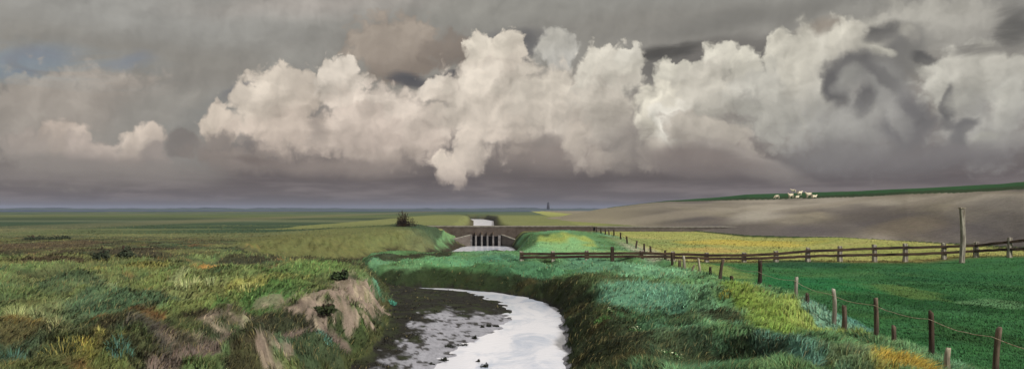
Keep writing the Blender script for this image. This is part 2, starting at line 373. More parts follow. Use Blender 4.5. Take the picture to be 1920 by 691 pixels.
    return z, s, left, k, dict(on=on & past, u=u, v=v, gl=np.minimum(gl, gl2), gl3=gl3, hm=hm, rd=rd, fl_x=fl_x)

YS = np.concatenate([np.arange(14, 70, .25), np.arange(70, 500, 1.5)])
def hit(px, py, zl=None):                                 # first ground point on a sight line
    X = (px-960)/F*YS; z = height(X, YS)[0]; below = z >= EYE-(py-HOR)*YS/F
    if not below.any(): return at(px, py, zl if zl is not None else 2)
    k = int(np.argmax(below)); return float(X[k]), float(YS[k])
def L3(c): return np.array(srgb(c))
K = .98
PATCH = [   # px, py, rx, ry (seen size), level, colour, strength, tilt
 (1220,505,60,14,1.8,(112,158,120),.8),(1330,505,70,12,1.9,(130,145,80),.7),(1090,500,90,14,1.6,(95,140,112),.7),
 (1370,555,75,30,2.3,(116,142,64),.85),(1440,575,70,22,1.9,(112,132,60),.8),(1280,560,60,30,1.7,(88,132,108),.7),
 (1180,545,70,22,1.5,(96,140,114),.8),(1470,640,60,26,1.5,(96,140,122),.8),(1540,615,70,20,1.7,(134,150,76),.8),
 (1560,600,60,14,1.8,(92,138,128),.7),(1640,665,90,18,1.6,(150,140,66),.8),(1700,685,60,14,1.6,(168,142,58),.9),(1590,665,40,14,1.6,(80,110,84),.8),
 (1420,650,60,16,1.5,(46,56,34),.7),(1300,590,60,10,1.6,(54,66,42),.7),(1360,600,40,8,2.2,(50,56,36),.9),(1160,520,80,5,1.5,(50,70,50),.8),
 (1110,590,36,14,.9,(84,116,64),.9),(1245,635,40,10,1.2,(104,128,90),.7),(1130,620,60,60,.8,(44,40,24),.7),(1220,660,120,40,1.0,(44,42,26),.7),
 (1060,545,160,12,.8,(62,66,34),.8),(900,515,190,10,.9,(66,100,44),.8),(860,490,110,8,1.4,(92,140,98),.7),(790,515,90,10,.8,(84,124,78),.7),(980,505,110,9,1.3,(70,112,82),.8),(900,500,60,5,1.2,(66,98,62),.7),(760,505,40,5,.9,(110,150,104),.7),(940,485,60,4,1.3,(64,108,84),.7),
 (1060,458,50,8,2.6,(146,160,84),.95),(1040,470,90,10,2.4,(118,168,118),.8),(832,458,12,14,1.6,(100,136,92),.8),
 (1150,475,60,4,2.0,(140,170,110),.7),
 # right field
 (1500,495,90,6,1.5,(30,70,46),.8),(1700,560,120,22,1.2,(30,72,36),.8),(1690,545,50,14,1.2,(84,112,58),.8),(1600,535,30,4,1.2,(104,132,76),.8),
 (1870,570,60,8,1.2,(96,136,92),.7),(1800,520,120,14,1.2,(36,84,48),.7),(1520,530,90,16,1.3,(34,100,56),.8),(1830,630,80,20,1.2,(40,74,36),.7),
 # yellow field
 (1240,455,90,6,2.2,(110,130,78),.6),(1400,455,120,5,2.2,(178,160,72),.7),(1330,468,60,4,2.0,(172,150,88),.7),
 # left marsh
 (640,440,110,12,3.2,(100,104,60),.6),(560,455,120,8,2.6,(96,98,60),.7),
 (580,505,70,16,2.9,(92,116,64),.9),(530,520,30,12,2.9,(132,136,78),.8),(500,545,60,24,2.8,(80,112,60),.9),(380,560,60,16,2.7,(124,132,76),.7),(465,535,24,8,2.9,(150,150,84),.8),
 (390,502,22,4,2.7,(176,128,70),.7),(270,595,34,7,2.6,(128,86,54),.75),(240,590,40,14,2.6,(88,72,50),.6),(90,490,160,12,2.6,(104,108,66),.8),(250,500,60,10,2.6,(120,118,62),.8),
 (230,470,80,8,2.4,(66,60,46),.9),(60,460,120,8,2.4,(82,70,54),.8),(45,618,50,12,2.6,(150,112,50),.8),(130,645,60,18,2.6,(140,132,64),.8),(60,600,60,20,2.6,(108,118,80),.8),
 (110,530,90,12,2.6,(66,84,62),.8),(230,560,110,14,2.6,(70,96,72),.8),(320,555,70,8,2.7,(126,132,84),.7),(190,620,90,14,2.6,(52,48,36),.8),(60,660,120,30,2.6,(54,76,60),.7),
 (300,630,60,14,2.5,(84,76,74),.8),(400,655,60,22,2.6,(84,104,66),.9),(270,680,90,16,2.5,(66,66,46),.8),(560,650,50,30,2.0,(66,92,70),.8),(650,625,40,18,1.6,(74,104,52),.8),(730,560,16,16,1.0,(84,140,112),.8),
 (330,525,20,4,2.7,(150,156,112),.6),(200,535,30,4,2.7,(120,132,96),.7),
]
CLAY = [  # bare clay on the left bank: px, py, rx, ry, tilt, strength
 (694,538,26,20,-.5,1),(664,560,28,17,.3,1),(640,535,20,12,.2,.8),(624,556,24,14,0,.95),(596,575,12,26,0,1),(604,604,10,16,0,.9),(662,590,12,16,0,.9),(560,562,34,6,0,.7),(505,572,30,5,0,.55),(455,588,26,6,0,.55),(405,606,26,6,0,.5),(350,630,26,7,0,.5),(690,600,8,12,0,.8),(505,650,14,8,0,.6),(530,668,16,9,0,.7),(320,645,16,5,0,.45)]
HOLES = [(480,604,34,8,(58,54,40)),(430,590,30,5,(60,58,40)),(820,478,34,3,(44,38,30)),(740,484,50,4,(50,44,34)),(640,488,60,4,(46,42,32)),(560,484,50,4,(48,46,36)),(460,486,50,5,(52,48,38)),(300,482,60,5,(56,52,42)),(110,486,80,5,(66,54,42)),(632,590,20,16,(46,56,34)),(655,522,14,8,(44,54,34)),(700,585,22,16,(52,60,40)),(640,612,40,12,(50,60,36)),(560,600,40,14,(46,50,36)),(470,615,50,10,(44,44,34)),(420,640,34,10,(52,58,40)),(560,585,30,8,(48,50,36)),(600,650,40,20,(58,70,48)),(380,590,30,5,(50,42,34)),(360,665,50,14,(60,52,44)),(470,690,50,14,(60,56,40))]
DIKE = [(1425,402,60,14,(158,152,140),.8),(1250,405,120,12,(140,132,116),.6),(1380,432,90,8,(92,86,82),.7),(1560,428,110,12,(84,79,80),.7),(1500,395,60,8,(88,82,78),.6),(1640,402,110,9,(90,84,78),.6),(1760,380,90,7,(96,90,78),.6),(1700,425,80,10,(112,102,84),.6),(1850,395,70,16,(92,88,86),.6),(1880,425,60,12,(84,80,80),.6),(1600,378,150,6,(134,126,112),.6),(1800,366,120,5,(132,124,112),.6),(1830,440,60,8,(90,86,86),.5),(1300,420,80,6,(106,98,90),.6)]
HIT = {}
def colour(X, Y, z, info):
    if not HIT:
        for p_ in PATCH+CLAY+HOLES+DIKE: HIT[(p_[0], p_[1])] = hit(p_[0], p_[1], 2.0)
    s, left, k, D = info
    n = X.shape; col = np.zeros(n+(3,)); wet = np.zeros(n)
    def mixc(f, c):
        nonlocal col
        f = np.clip(f, 0, 1)[..., None]; col = col*(1-f)+L3(c)*f
    R = Y*(EYE-2.5)/(EYE-2.5)
    wob = 1+.05*fbm(X/60, Y/60, 81)+.03*fbm(X/9, Y/14, 82); Yw = Y*wob
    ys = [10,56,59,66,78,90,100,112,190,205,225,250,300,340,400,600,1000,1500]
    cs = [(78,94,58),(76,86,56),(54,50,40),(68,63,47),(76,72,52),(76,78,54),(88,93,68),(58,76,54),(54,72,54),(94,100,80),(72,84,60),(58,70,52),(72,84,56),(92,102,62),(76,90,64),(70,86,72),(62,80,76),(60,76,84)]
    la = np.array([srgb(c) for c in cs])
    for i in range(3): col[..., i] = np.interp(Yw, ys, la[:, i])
    pl = sm(60, 90, Y); sk1 = fbm(X/90, Y/13, 85, 3); sk2 = fbm(X/40, Y/(.06*np.maximum(Y, 30)), 86, 3)
    mixc(pl*sm(.1, .5, sk1)*.55, (110,114,74)); mixc(pl*sm(.1, .5, -sk1)*.5, (58,70,50)); mixc(pl*sm(.25, .55, sk2)*.5, (112,108,80)); mixc(pl*sm(.25, .55, -sk2)*.5, (48,60,46))
    # right-hand land
    rg = ~left
    spit = rg & (Y < 122)
    f = np.where(spit, 1., 0.)
    mixc(f, (86,122,78)); mixc(f*sm(56, 48, Y), (66,98,64))
    nn = fbm(X/3, Y/4, 91); mixc(f*sm(.0, .5, nn)*.8, (96,138,104)); mixc(f*sm(-.1, -.5, nn)*.8, (60,78,44))
    yl = rg & (X > 12.6+.01*Y) & (Y > 67)
    mixc(np.where(yl, 1., 0.), (148,150,86)); mixc(np.where(yl, sm(.0, .4, fbm(X/9, Y/5, 93))*.6, 0), (128,140,74))
    mixc(np.where(yl, sm(.1, .5, fbm(X/6, Y/3, 94))*.5, 0), (160,152,96))
    fd = rg & (X > 13.3) & (Y < 67.3)
    mixc(np.where(fd, 1., 0.), (50,96,54)); mixc(np.where(fd, sm(.0, .5, fbm(X/5, Y/4, 95, 5))*.85, 0), (34,74,36)); mixc(np.where(fd, sm(.1, .5, fbm(X/7, Y/3, 98, 5))*.6, 0), (72,108,60)); mixc(np.where(fd, sm(.1, .6, fbm(X/3, Y/1.5, 96))*.45, 0), (64,112,70))
    mixc(np.where(rg & (Y > 64.5) & (Y < 69.5) & (X > 14), .55*np.exp(-((Y-67.4)/1.3)**2)+.0*X, 0), (120,96,58))
    # pale worn path by the post row
    pa = pline(X, Y, [(12.6,66),(13.3,74),(13.2,90),(13.0,110)]); mixc(np.exp(-((pa-.6)/.7)**2)*sm(112, 74, Y)*np.where(rg, .85, 0), (168,166,140))
    far = (Y > 124) & (X > -40) & (X < 60); nf = fbm(X/25, Y/50, 97)
    mixc(np.where(far, sm(500, 300, Y)*.85, 0), (120,124,76)); mixc(np.where(far, sm(.0, .4, nf)*.6*sm(600, 300, Y), 0), (96,104,66))
    # left marsh mottling
    lf = np.where(left, sm(120, 60, Y), 0)
    m1 = fbm(X/4, Y/3, 101); m2 = fbm(X/2.2, Y/2.2, 102); m3 = fbm(X/1.1, Y/1.3, 103)
    mixc(lf*sm(.05, .45, m1)*.7, (112,120,66)); mixc(lf*sm(.0, .5, -m1)*.6, (60,92,62)); mixc(lf*sm(.2, .55, m2)*.6, (70,60,44)); mixc(lf*sm(.1, .5, -m2)*.4, (110,106,70)); mixc(lf*sm(.38, .6, m3)*.5, (140,96,60)); mixc(lf*sm(.3, .6, -m3)*.5, (118,124,84))
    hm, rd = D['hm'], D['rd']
    mixc(lf*sm(.05, .5, -hm)*.6, (50,56,38)); mixc(lf*sm(.1, .5, hm)*.5, (116,124,76)); mixc(lf*sm(.55, .9, rd)*sm(70, 50, Y)*.45, (108,128,74))  # hollows darkened, crests lightened: relief shading put into the plant colour
    cr_ = np.where(rg & (X < 13) & (Y < 62), 1., 0.); mixc(cr_*sm(.1, .5, -hm)*.6, (44,62,40)); mixc(cr_*sm(.55, .95, rd)*.55, (112,150,98)); mixc(cr_*sm(.3, -.3, rd)*.5, (48,58,34))  # right bank likewise: shaded hollows and lit crests as colour
    for (px, py, rx, ry, zl, c, st) in PATCH:
        cx, cy = HIT[(px, py)]; zl = EYE-(py-HOR)*cy/F; wx = rx*cy/F; wy = ry*cy*cy/(F*(EYE-zl))
        side = left if cx < np.interp(cy, [-30,30,59.5,62,66,74,84,93,102,130,400], [-2,-2,-9,-14,-14.7,-16.5,-15,-10.3,-5,-3.5,-13]) else rg
        near = (np.abs(X-cx) < wx*2.6) & (np.abs(Y-cy) < wy*2.6) & side
        if not near.any(): continue
        xx, yy = X[near], Y[near]
        e = ((xx-cx)/wx)**2+((yy-cy)/wy)**2+.9*fbm(xx/(wx*.5), yy/(wy*.6), 111+int(px), 3)
        f = sm(1.35, .45, e)*st
        col[near] = col[near]*(1-f[:, None])+L3(c)*f[:, None]
    # banks: dead stems, bare soil; right bank's shade also put into its colour
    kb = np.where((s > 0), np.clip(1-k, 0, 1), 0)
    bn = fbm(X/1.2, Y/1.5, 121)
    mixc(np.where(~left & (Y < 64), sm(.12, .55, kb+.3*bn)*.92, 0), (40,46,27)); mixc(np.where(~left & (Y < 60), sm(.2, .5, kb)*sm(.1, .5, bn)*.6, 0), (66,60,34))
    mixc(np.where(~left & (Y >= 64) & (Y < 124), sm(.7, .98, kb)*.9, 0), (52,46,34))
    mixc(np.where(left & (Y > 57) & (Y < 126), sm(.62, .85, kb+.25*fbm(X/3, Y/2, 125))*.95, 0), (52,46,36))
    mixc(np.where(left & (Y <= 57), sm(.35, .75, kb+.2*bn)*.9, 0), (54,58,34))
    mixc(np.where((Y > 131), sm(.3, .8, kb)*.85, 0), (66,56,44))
    # bare eroded clay on the left bank
    dn = fbm(X/.9, Y/1.3, 131, 4)
    scarp = np.where(left, np.exp(-((Y-37.5)/7.2)**4)*sm(.05, .22, k)*sm(1.25, .8, s/np.interp(Y, [25,31,45], [3.2,2.3,2.1])), 0)
    scarp = np.where(left & (Y > 25) & (Y < 48), scarp*sm(-.30, .12, fbm(X/1.1+Y*.25, Y/2.0, 134, 4)+.55*sm(31, 41, Y)-.25-.35*sm(.75, 1.1, k)), 0); pass
    clay = np.zeros(X.shape)
    for (px, py, rx, ry, *_r) in HOLES+CLAY:
        cx, cy = HIT[(px, py)]; h_ = EYE-(py-HOR)*cy/F; wx = rx*cy/F; wy = min(ry*cy*cy/(F*(EYE-h_)), 5*wx)
        near = (np.abs(X-cx) < wx*2.6) & (np.abs(Y-cy) < wy*2.6)
        if not near.any(): continue
        xx, yy = X[near], Y[near]; e = ((xx-cx)/wx)**2+((yy-cy)/wy)**2+1.3*fbm(xx/.55, yy/.8, 160+px, 4)
        f = sm(1.3, .7, e)
        if isinstance(_r[0], tuple):
            f = f*.85; col[near] = col[near]*(1-f[:, None])+L3(_r[0])*f[:, None]; clay[near] *= 1-f
        else: clay[near] = np.maximum(clay[near], f*_r[1])
    clay = clay*sm(-.55, -.1, fbm(X/.5, Y/.6, 137, 4)); mixc(clay, (130,116,104)); mixc(clay*sm(.0, .4, fbm(X/.35, Y/.5, 133))*.8, (108,98,82)); mixc(clay*sm(.1, .4, -fbm(X/.3, Y/.35, 135))*.8, (166,152,130))
    gd = np.exp(-((D['gl']-.1)/.42)**2)*np.where(left, 1, 0); mixc(sm(.35, .75, gd+.55*dn)*.95, (100,88,80))
    mixc(np.where(left, np.exp(-(D['gl3']/2.0)**2)*.85, 0), (54,48,38))
    # creek floor
    fl = s <= .12
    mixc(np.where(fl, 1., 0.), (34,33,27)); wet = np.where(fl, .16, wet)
    lm = fl & (Y < 62)
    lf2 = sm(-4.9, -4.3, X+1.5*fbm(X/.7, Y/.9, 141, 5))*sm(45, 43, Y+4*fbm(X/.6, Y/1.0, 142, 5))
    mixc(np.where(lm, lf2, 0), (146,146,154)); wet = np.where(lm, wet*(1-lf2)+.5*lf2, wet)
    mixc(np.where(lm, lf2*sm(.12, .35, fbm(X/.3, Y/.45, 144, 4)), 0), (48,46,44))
    mixc(np.where(lm & (lf2 < .5), sm(.0, .4, fbm(X/.7, Y/.9, 145))*.75, 0), (46,52,30))
    # dike
    on = D['on'] & (s > 1); u, v = D['u'], D['v']; t = X/np.maximum(Y, 1)
    def dikepatches():
        nonlocal col
        for (px, py, rx, ry, c, st_) in DIKE:
            cx, cy = HIT[(px, py)]; wx = rx*cy/F; wy = 14*ry*cy/F
            e = ((X-cx-(Y-cy)*.35)/wx)**2+((Y-cy)/wy)**2; f = np.where(gry, sm(1.6, .1, e+.5*fbm(X/12, Y/14, 170+px))*st_, 0); mixc(f, c)
    st = fbm(t*9+u*1.6, u*2.2, 151, 4)
    hi = (z > 3.1) | (t > .2); on = on & ((z > 2.62) | (t > .15)); gry = on & (u > .012) & ((v <= .02) | (t < .12))
    mixc(np.where(gry, 1, 0), (124,117,106)); mixc(np.where(gry, sm(.95, .1, u+.5*st)*.9, 0), (88,82,80)); mixc(np.where(gry, sm(.0, .5, st)*.55, 0), (140,132,112))
    sw = fbm(t*5+u*1.1+3, u*1.5-t*3, 153, 3); mixc(np.where(gry, sm(.0, .4, sw)*.8, 0), (154,147,134)); mixc(np.where(gry, sm(.0, .4, -sw)*.8, 0), (74,70,68))
    mixc(np.where(gry, sm(.1, .5, fbm(t*14, u*4, 152))*.4, 0), (84,78,66)); mixc(np.where(gry, .6*sm(.24, .1, t), 0), (146,138,112))
    dikepatches()
    on = on & ~gry; mixc(np.where(on & hi, 1, 0), (40,76,42)); mixc(np.where(on & hi & (v < .25), .6, 0), (48,50,32))
    wet = np.where(gry, .12, wet)
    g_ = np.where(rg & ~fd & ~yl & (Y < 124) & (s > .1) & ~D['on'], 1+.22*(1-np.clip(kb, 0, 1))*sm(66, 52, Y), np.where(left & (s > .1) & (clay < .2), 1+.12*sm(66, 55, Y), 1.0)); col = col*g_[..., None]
    return col*K, wet, dict(clay=clay, lm=np.where(lm, lf2, 0), fl=fl, scarp=scarp, gd=gd, gry=gry, fd=fd, yl=yl, rg=rg)

def land(X, Y):
    z, s, left, k, D = height(X, Y)
    c, wet, Z = colour(X, Y, z, (s, left, k, D))
    return z, c, wet, Z, (s, left, k, D)

def mesh_np(name, co, faces4=None, faces3=None, smooth=True):
    me = bpy.data.meshes.new(name)
    nv = len(co); me.vertices.add(nv); me.vertices.foreach_set('co', np.asarray(co, np.float32).ravel())
    parts = []; starts = []; base = 0
    if faces4 is not None and len(faces4): parts.append(faces4.ravel()); starts.append(base+np.arange(len(faces4))*4); base += faces4.size
    if faces3 is not None and len(faces3): parts.append(faces3.ravel()); starts.append(base+np.arange(len(faces3))*3); base += faces3.size
    idx = np.concatenate(parts).astype(np.int32); st = np.concatenate(starts).astype(np.int32)
    me.loops.add(len(idx)); me.loops.foreach_set('vertex_index', idx)
    me.polygons.add(len(st)); me.polygons.foreach_set('loop_start', st)
    me.update(calc_edges=True); me.validate()
    if smooth: me.polygons.foreach_set('use_smooth', np.ones(len(me.polygons), bool))
    return me
def link(name, me, mat=None, parent=None, loc=None):
    o = bpy.data.objects.new(name, me); C.scene.collection.objects.link(o)
    if mat is not None: me.materials.clear(); me.materials.append(mat)
    if parent: o.parent = parent
    if loc is not None: o.location = loc
    return o
def tag(o, label=None, cat=None, group=None, kind=None):
    for kk, v in (('label', label), ('category', cat), ('group', group), ('kind', kind)):
        if v: o[kk] = v
    return o
def empty(name, loc, rz=0):
    o = bpy.data.objects.new(name, None); C.scene.collection.objects.link(o); o.location = loc; o.rotation_euler = (0, 0, rz); o.empty_display_size = .3
    return o

# ------------------------------------------------------------------ materials
def material(name):
    m = bpy.data.materials.new(name); m.use_nodes = True; t = m.node_tree
    return m, NT(t), t.nodes['Principled BSDF']
def simple(name, c1, c2, scale=6, rough=.85, stretch=(1, 1, 1), bump=.3, spec=.25, dist=.02):
    m, N, b = material(name)
    tc = N.n('ShaderNodeTexCoord'); p = N.v('MULTIPLY', tc.outputs['Object'], stretch)
    f = N.noise(p, scale, 6, .65, dim='3D')
    N.put(b.inputs['Base Color'], N.mix(N.rng(f, .35, .65), srgb(c1), srgb(c2)))
    b.inputs['Roughness'].default_value = rough; b.inputs['Specular IOR Level'].default_value = spec
    bp = N.n('ShaderNodeBump'); bp.inputs['Strength'].default_value = bump; bp.inputs['Distance'].default_value = dist
    N.put(bp.inputs['Height'], f); N.put(b.inputs['Normal'], bp.outputs[0])
    return m

def ground_mat():
    m, N, b = material('ground')
    at_ = N.n('ShaderNodeAttribute', attribute_name='cover')
    geo = N.n('ShaderNodeNewGeometry'); p = geo.outputs['Position']
    n1 = N.noise(p, 1.3, 6, .68, dim='3D'); n2 = N.noise(p, 9, 5, .7, dim='3D')
    f = N.m('ADD', N.m('MULTIPLY_ADD', n1, 1.0, -.5), N.m('MULTIPLY_ADD', n2, 1.1, -.55))
    col = N.v('SCALE', at_.outputs['Color'], scale=N.m('MULTIPLY_ADD', f, 1.0, 1.0))
    hs = N.n('ShaderNodeHueSaturation'); N.put(hs.inputs['Hue'], N.m('MULTIPLY_ADD', N.noise(p, .9, 3, .5, dim='3D'), .06, .47)); N.put(hs.inputs['Color'], col)
    N.put(b.inputs['Base Color'], hs.outputs[0])
    wet = at_.outputs['Alpha']
    N.put(b.inputs['Roughness'], N.m('MULTIPLY_ADD', wet, -.72, .95)); N.put(b.inputs['Specular IOR Level'], N.m('MULTIPLY_ADD', wet, .35, .1))
    bp = N.n('ShaderNodeBump'); bp.inputs['Strength'].default_value = .8; bp.inputs['Distance'].default_value = .12
    N.put(bp.inputs['Height'], N.m('ADD', n1, N.m('MULTIPLY', n2, .45))); N.put(b.inputs['Normal'], bp.outputs[0])
    return m
M_GROUND = ground_mat()

# ------------------------------------------------------------------ terrain sheet: fine where the camera looks, coarse behind
ang_f = np.linspace(-41, 41, 861)
ang = np.radians(np.concatenate([ang_f, np.linspace(41, 319, 80)[1:-1]]))
rad = [1.0, 3, 6, 9]; r = 11.0
while r < 60: rad.append(r); r *= 1.0065
while r < 140: rad.append(r); r *= 1.008
while r < 500: rad.append(r); r *= 1.012
while r < 9000: rad.append(r); r *= 1.05
rad = np.array(rad); nr, na = len(rad), len(ang)
Rg, Ag = np.meshgrid(rad, ang, indexing='ij'); GX = Rg*np.sin(Ag); GY = Rg*np.cos(Ag)
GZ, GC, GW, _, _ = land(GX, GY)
co = np.stack([GX, GY, GZ], -1).reshape(-1, 3)
i = np.arange(nr-1)[:, None]; j = np.arange(na)[None, :]; j2 = (j+1) % na
q = np.stack([i*na+j, (i+1)*na+j, (i+1)*na+j2, i*na+j2], -1).reshape(-1, 4)[:, ::-1]
zc, _, _, _, _ = land(np.array([0.]), np.array([0.01]))
co = np.vstack([co, [[0, 0, zc[0]]]]); tri = np.stack([np.full(na, len(co)-1), j[0], j2[0]], -1)[:, ::-1]
me = mesh_np('ground', co, q, tri)
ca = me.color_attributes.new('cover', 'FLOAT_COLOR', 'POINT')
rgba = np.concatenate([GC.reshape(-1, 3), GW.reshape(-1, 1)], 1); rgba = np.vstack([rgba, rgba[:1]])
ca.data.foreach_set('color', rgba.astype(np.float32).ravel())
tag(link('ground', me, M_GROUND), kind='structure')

# water of the creek, and the sea beyond the marsh
def water_mat(name, base, rough, bump, scale, spec=.7):
    m, N, b = material(name)
    geo = N.n('ShaderNodeNewGeometry'); p = geo.outputs['Position']
    f = N.noise(N.v('MULTIPLY', p, (1, .45, 1)), .5, 6, .62, dim='3D', dist=.8)
    c = srgb(base); N.put(b.inputs['Base Color'], N.mix(N.rng(f, .45, .68), c, (c[0]*.62, c[1]*.69, c[2]*.78)))
    b.inputs['Roughness'].default_value = rough; b.inputs['Specular IOR Level'].default_value = spec; b.inputs['IOR'].default_value = 1.33
    bp = N.n('ShaderNodeBump'); bp.inputs['Strength'].default_value = bump; bp.inputs['Distance'].default_value = .02
    N.put(bp.inputs['Height'], N.noise(p, scale, 3, .5, dim='3D')); N.put(b.inputs['Normal'], bp.outputs[0])
    return m
def sheet(name, x0, x1, y0, y1, z, mat, n=12):
    xs = np.linspace(x0, x1, n); ys = np.linspace(y0, y1, n); A, B = np.meshgrid(xs, ys, indexing='ij')
    co = np.stack([A, B, np.full(A.shape, z)], -1).reshape(-1, 3)
    a = np.arange(n-1)[:, None]; b_ = np.arange(n-1)[None, :]
    q = np.stack([a*n+b_, (a+1)*n+b_, (a+1)*n+b_+1, a*n+b_+1], -1).reshape(-1, 4)
    return link(name, mesh_np(name, co, q), mat)
tag(sheet('creek_water', -70, 12, -30, 470, 0.0, water_mat('sky_pale_water', (226,227,236), .16, .45, 3.2)), kind='structure')  # near-white base colour stands in for the bright sky's reflection
# ring of sea
ring = []
for rr in (1250, 9000):
    for a in np.linspace(0, 2*math.pi, 97)[:-1]: ring.append((rr*math.sin(a), rr*math.cos(a), .4))
q = np.array([[k, (k+1) % 96, 96+(k+1) % 96, 96+k] for k in range(96)])
tag(link('sea', mesh_np('sea', ring, q), water_mat('sea_water', (56,68,92), .6, .3, .05, .15)), kind='structure')
# ------------------------------------------------------------------ things
def zat(x, y):
    return float(height(np.array([float(x)]), np.array([float(y)]))[0][0])
def ztop(py, Y): return EYE-(py-HOR)*Y/F
def smooth_all(me):
    me.polygons.foreach_set('use_smooth', np.ones(len(me.polygons), bool)); return me
def bm_mesh(name, bm, smooth=False):
    me = bpy.data.meshes.new(name); bm.to_mesh(me); bm.free()
    if smooth: smooth_all(me)
    return me
def box(bm, x0, x1, y0, y1, z0, z1, bev=0.0):
    vs_ = [bm.verts.new(p) for p in ((x0,y0,z0),(x1,y0,z0),(x1,y1,z0),(x0,y1,z0),(x0,y0,z1),(x1,y0,z1),(x1,y1,z1),(x0,y1,z1))]
    for f in ((0,3,2,1),(4,5,6,7),(0,1,5,4),(1,2,6,5),(2,3,7,6),(3,0,4,7)): bm.faces.new([vs_[k] for k in f])
    return vs_
def beam(bm, a, b, w, h, rnd=None, n=5, jit=.0):
    """sawn or split timber from a to b, slightly uneven"""
    a = Vector(a); b = Vector(b); d = (b-a).normalized(); side = d.cross(Vector((0, 0, 1)))
    if side.length < .1: side = Vector((1, 0, 0))
    side.normalize(); up = side.cross(d).normalized(); rings = []
    for k in range(n+1):
        c = a.lerp(b, k/n)+side*random.uniform(-jit, jit)+up*random.uniform(-jit, jit); s = 1+random.uniform(-jit, jit)*2
        rings.append([bm.verts.new(c+side*(sx*w/2*s)+up*(sy*h/2*s)) for sx, sy in ((-1,-1),(-.55,-1.12),(.55,-1.12),(1,-1),(1,.9),(.5,1.1),(-.5,1.1),(-1,.9))])
    m = len(rings[0])
    for r0, r1 in zip(rings[:-1], rings[1:]):
        for k in range(m): bm.faces.new((r0[k], r0[(k+1) % m], r1[(k+1) % m], r1[k]))
    bm.faces.new(rings[0][::-1]); bm.faces.new(rings[-1])
def post_bm(h, r, lean=(0, 0), seed=0, sunk=.35, square=False, broken=True):
    rd_ = random.Random(seed); bm = bmesh.new(); rings = []; m = 8; n = 7
    bend = (rd_.uniform(-.03, .03)*h, rd_.uniform(-.03, .03)*h)
    for k in range(n+1):
        f = k/n; z = -sunk+(h+sunk)*f; u = max(z, 0)/h
        cx = lean[0]*max(z, -sunk)+bend[0]*math.sin(u*3.1); cy = lean[1]*z+bend[1]*math.sin(u*3.1)
        rr = r*(1.08-.16*u); ring_ = []
        for q_ in range(m):
            a = q_/m*2*math.pi+.39; e = 1+rd_.uniform(-.09, .09)
            if square: ex = (abs(math.cos(a))**.45)*math.copysign(1, math.cos(a)); ey = (abs(math.sin(a))**.45)*math.copysign(1, math.sin(a))
            else: ex, ey = math.cos(a), math.sin(a)
            dz = rd_.uniform(-.06, .05)*(1 if k == n and broken else 0)
            ring_.append(bm.verts.new((cx+ex*rr*e, cy+ey*rr*e, z+dz)))
        rings.append(ring_)
    for r0, r1 in zip(rings[:-1], rings[1:]):
        for q_ in range(m): bm.faces.new((r0[q_], r0[(q_+1) % m], r1[(q_+1) % m], r1[q_]))
    c = bm.verts.new((sum(v.co.x for v in rings[-1])/m, sum(v.co.y for v in rings[-1])/m, h+.02))
    for q_ in range(m): bm.faces.new((rings[-1][q_], rings[-1][(q_+1) % m], c))
    bm.faces.new(rings[0][::-1]); return bm

M_POST = simple('weathered_grey_wood', (160,155,142), (96,88,78), 7, .9, (1, 1, .12), .6)
M_DARK = simple('dark_tarred_wood', (70,56,44), (34,27,22), 7, .85, (1, 1, .12), .6)
M_BROWN = simple('brown_split_wood', (104,90,76), (56,47,40), 8, .88, (1, 1, .12), .6)
M_PALE = simple('pale_bleached_wood', (170,160,140), (100,90,76), 7, .9, (1, 1, .12), .6)
M_RAIL = simple('dark_rail_wood', (74,58,44), (36,28,23), 5, .88, (.15, 1, 1), .5)
M_WIRE = simple('rusty_pale_wire', (214,200,176), (150,116,84), 9, .5, bump=.1, spec=.5)
M_BRICK = None

# rail fence across the meadow
Yf = 67.3
fence = empty('rail_fence', (0, 0, 0))
tag(fence, 'long two rail timber fence with grey posts crossing the whole meadow', 'fence')
fp = [(978,483),(1037,482),(1100,481),(1203,480),(1262,479),(1325,476),(1395,475),(1455,472),(1515,466),(1575,463),(1640,460),(1697,458),(1770,457),(1830,455),(1893,447),(1960,438),(2030,428)]
pts = []
for k, (px, ty) in enumerate(fp):
    Y = Yf+random.uniform(-.15, .15) - max(0, px-1800)*.02; X = (px-960)/F*Y; g = zat(X, Y); zt = max(ztop(ty, Y), g+.7)
    pts.append((X, Y, g, zt))
    o = link('post', bm_mesh('post', post_bm(zt-g+.08, .18, (random.uniform(-.03, .03), 0), 300+k, square=True)), M_POST, fence, (X, Y, g))
for k in range(len(pts)-1):
    for lv in (.16, .55):
        a, b = pts[k], pts[k+1]
        bm = bmesh.new(); drop0 = (a[3]-a[2])*lv; drop1 = (b[3]-b[2])*lv
        beam(bm, (a[0]-.12, a[1]-.2, a[3]-drop0-.02), (b[0]+.12, b[1]-.2, b[3]-drop1+.02*random.uniform(-1, 1)), .07, .2, n=6, jit=.018)
        link('rail', bm_mesh('rail', bm), M_RAIL, fence)

# wire fence along the meadow edge
wf = empty('wire_fence', (0, 0, 0)); tag(wf, 'nearest fence of six round posts carrying one sagging rusty wire beside the dark green field', 'fence')
def lineX(Y): return 12.75+.006*(Y-25)
def on_line(px):
    Y = 12.9*F/(px-960)
    for _ in range(4): Y = lineX(Y)*F/(px-960)
    return lineX(Y), Y
wp = [(1423,488),(1493,520),(1563,541),(1643,558),(1747,583),(1867,613),(2040,655)]
tops = []
for k, (px, ty) in enumerate(wp):
    X, Y = on_line(px); g = zat(X, Y); zt = max(ztop(ty, Y), g+.95)
    m_ = [M_DARK, M_POST, M_POST, M_BROWN, M_DARK, M_BROWN, M_BROWN][k]
    link('post', bm_mesh('post', post_bm(zt-g, .08 if k else .11, (random.uniform(-.05, .05), random.uniform(-.04, .04)), 20+k), True), m_, wf, (X, Y, g))
    tops.append(Vector((X, Y, g+(zt-g)*(.84 if k else .62))))
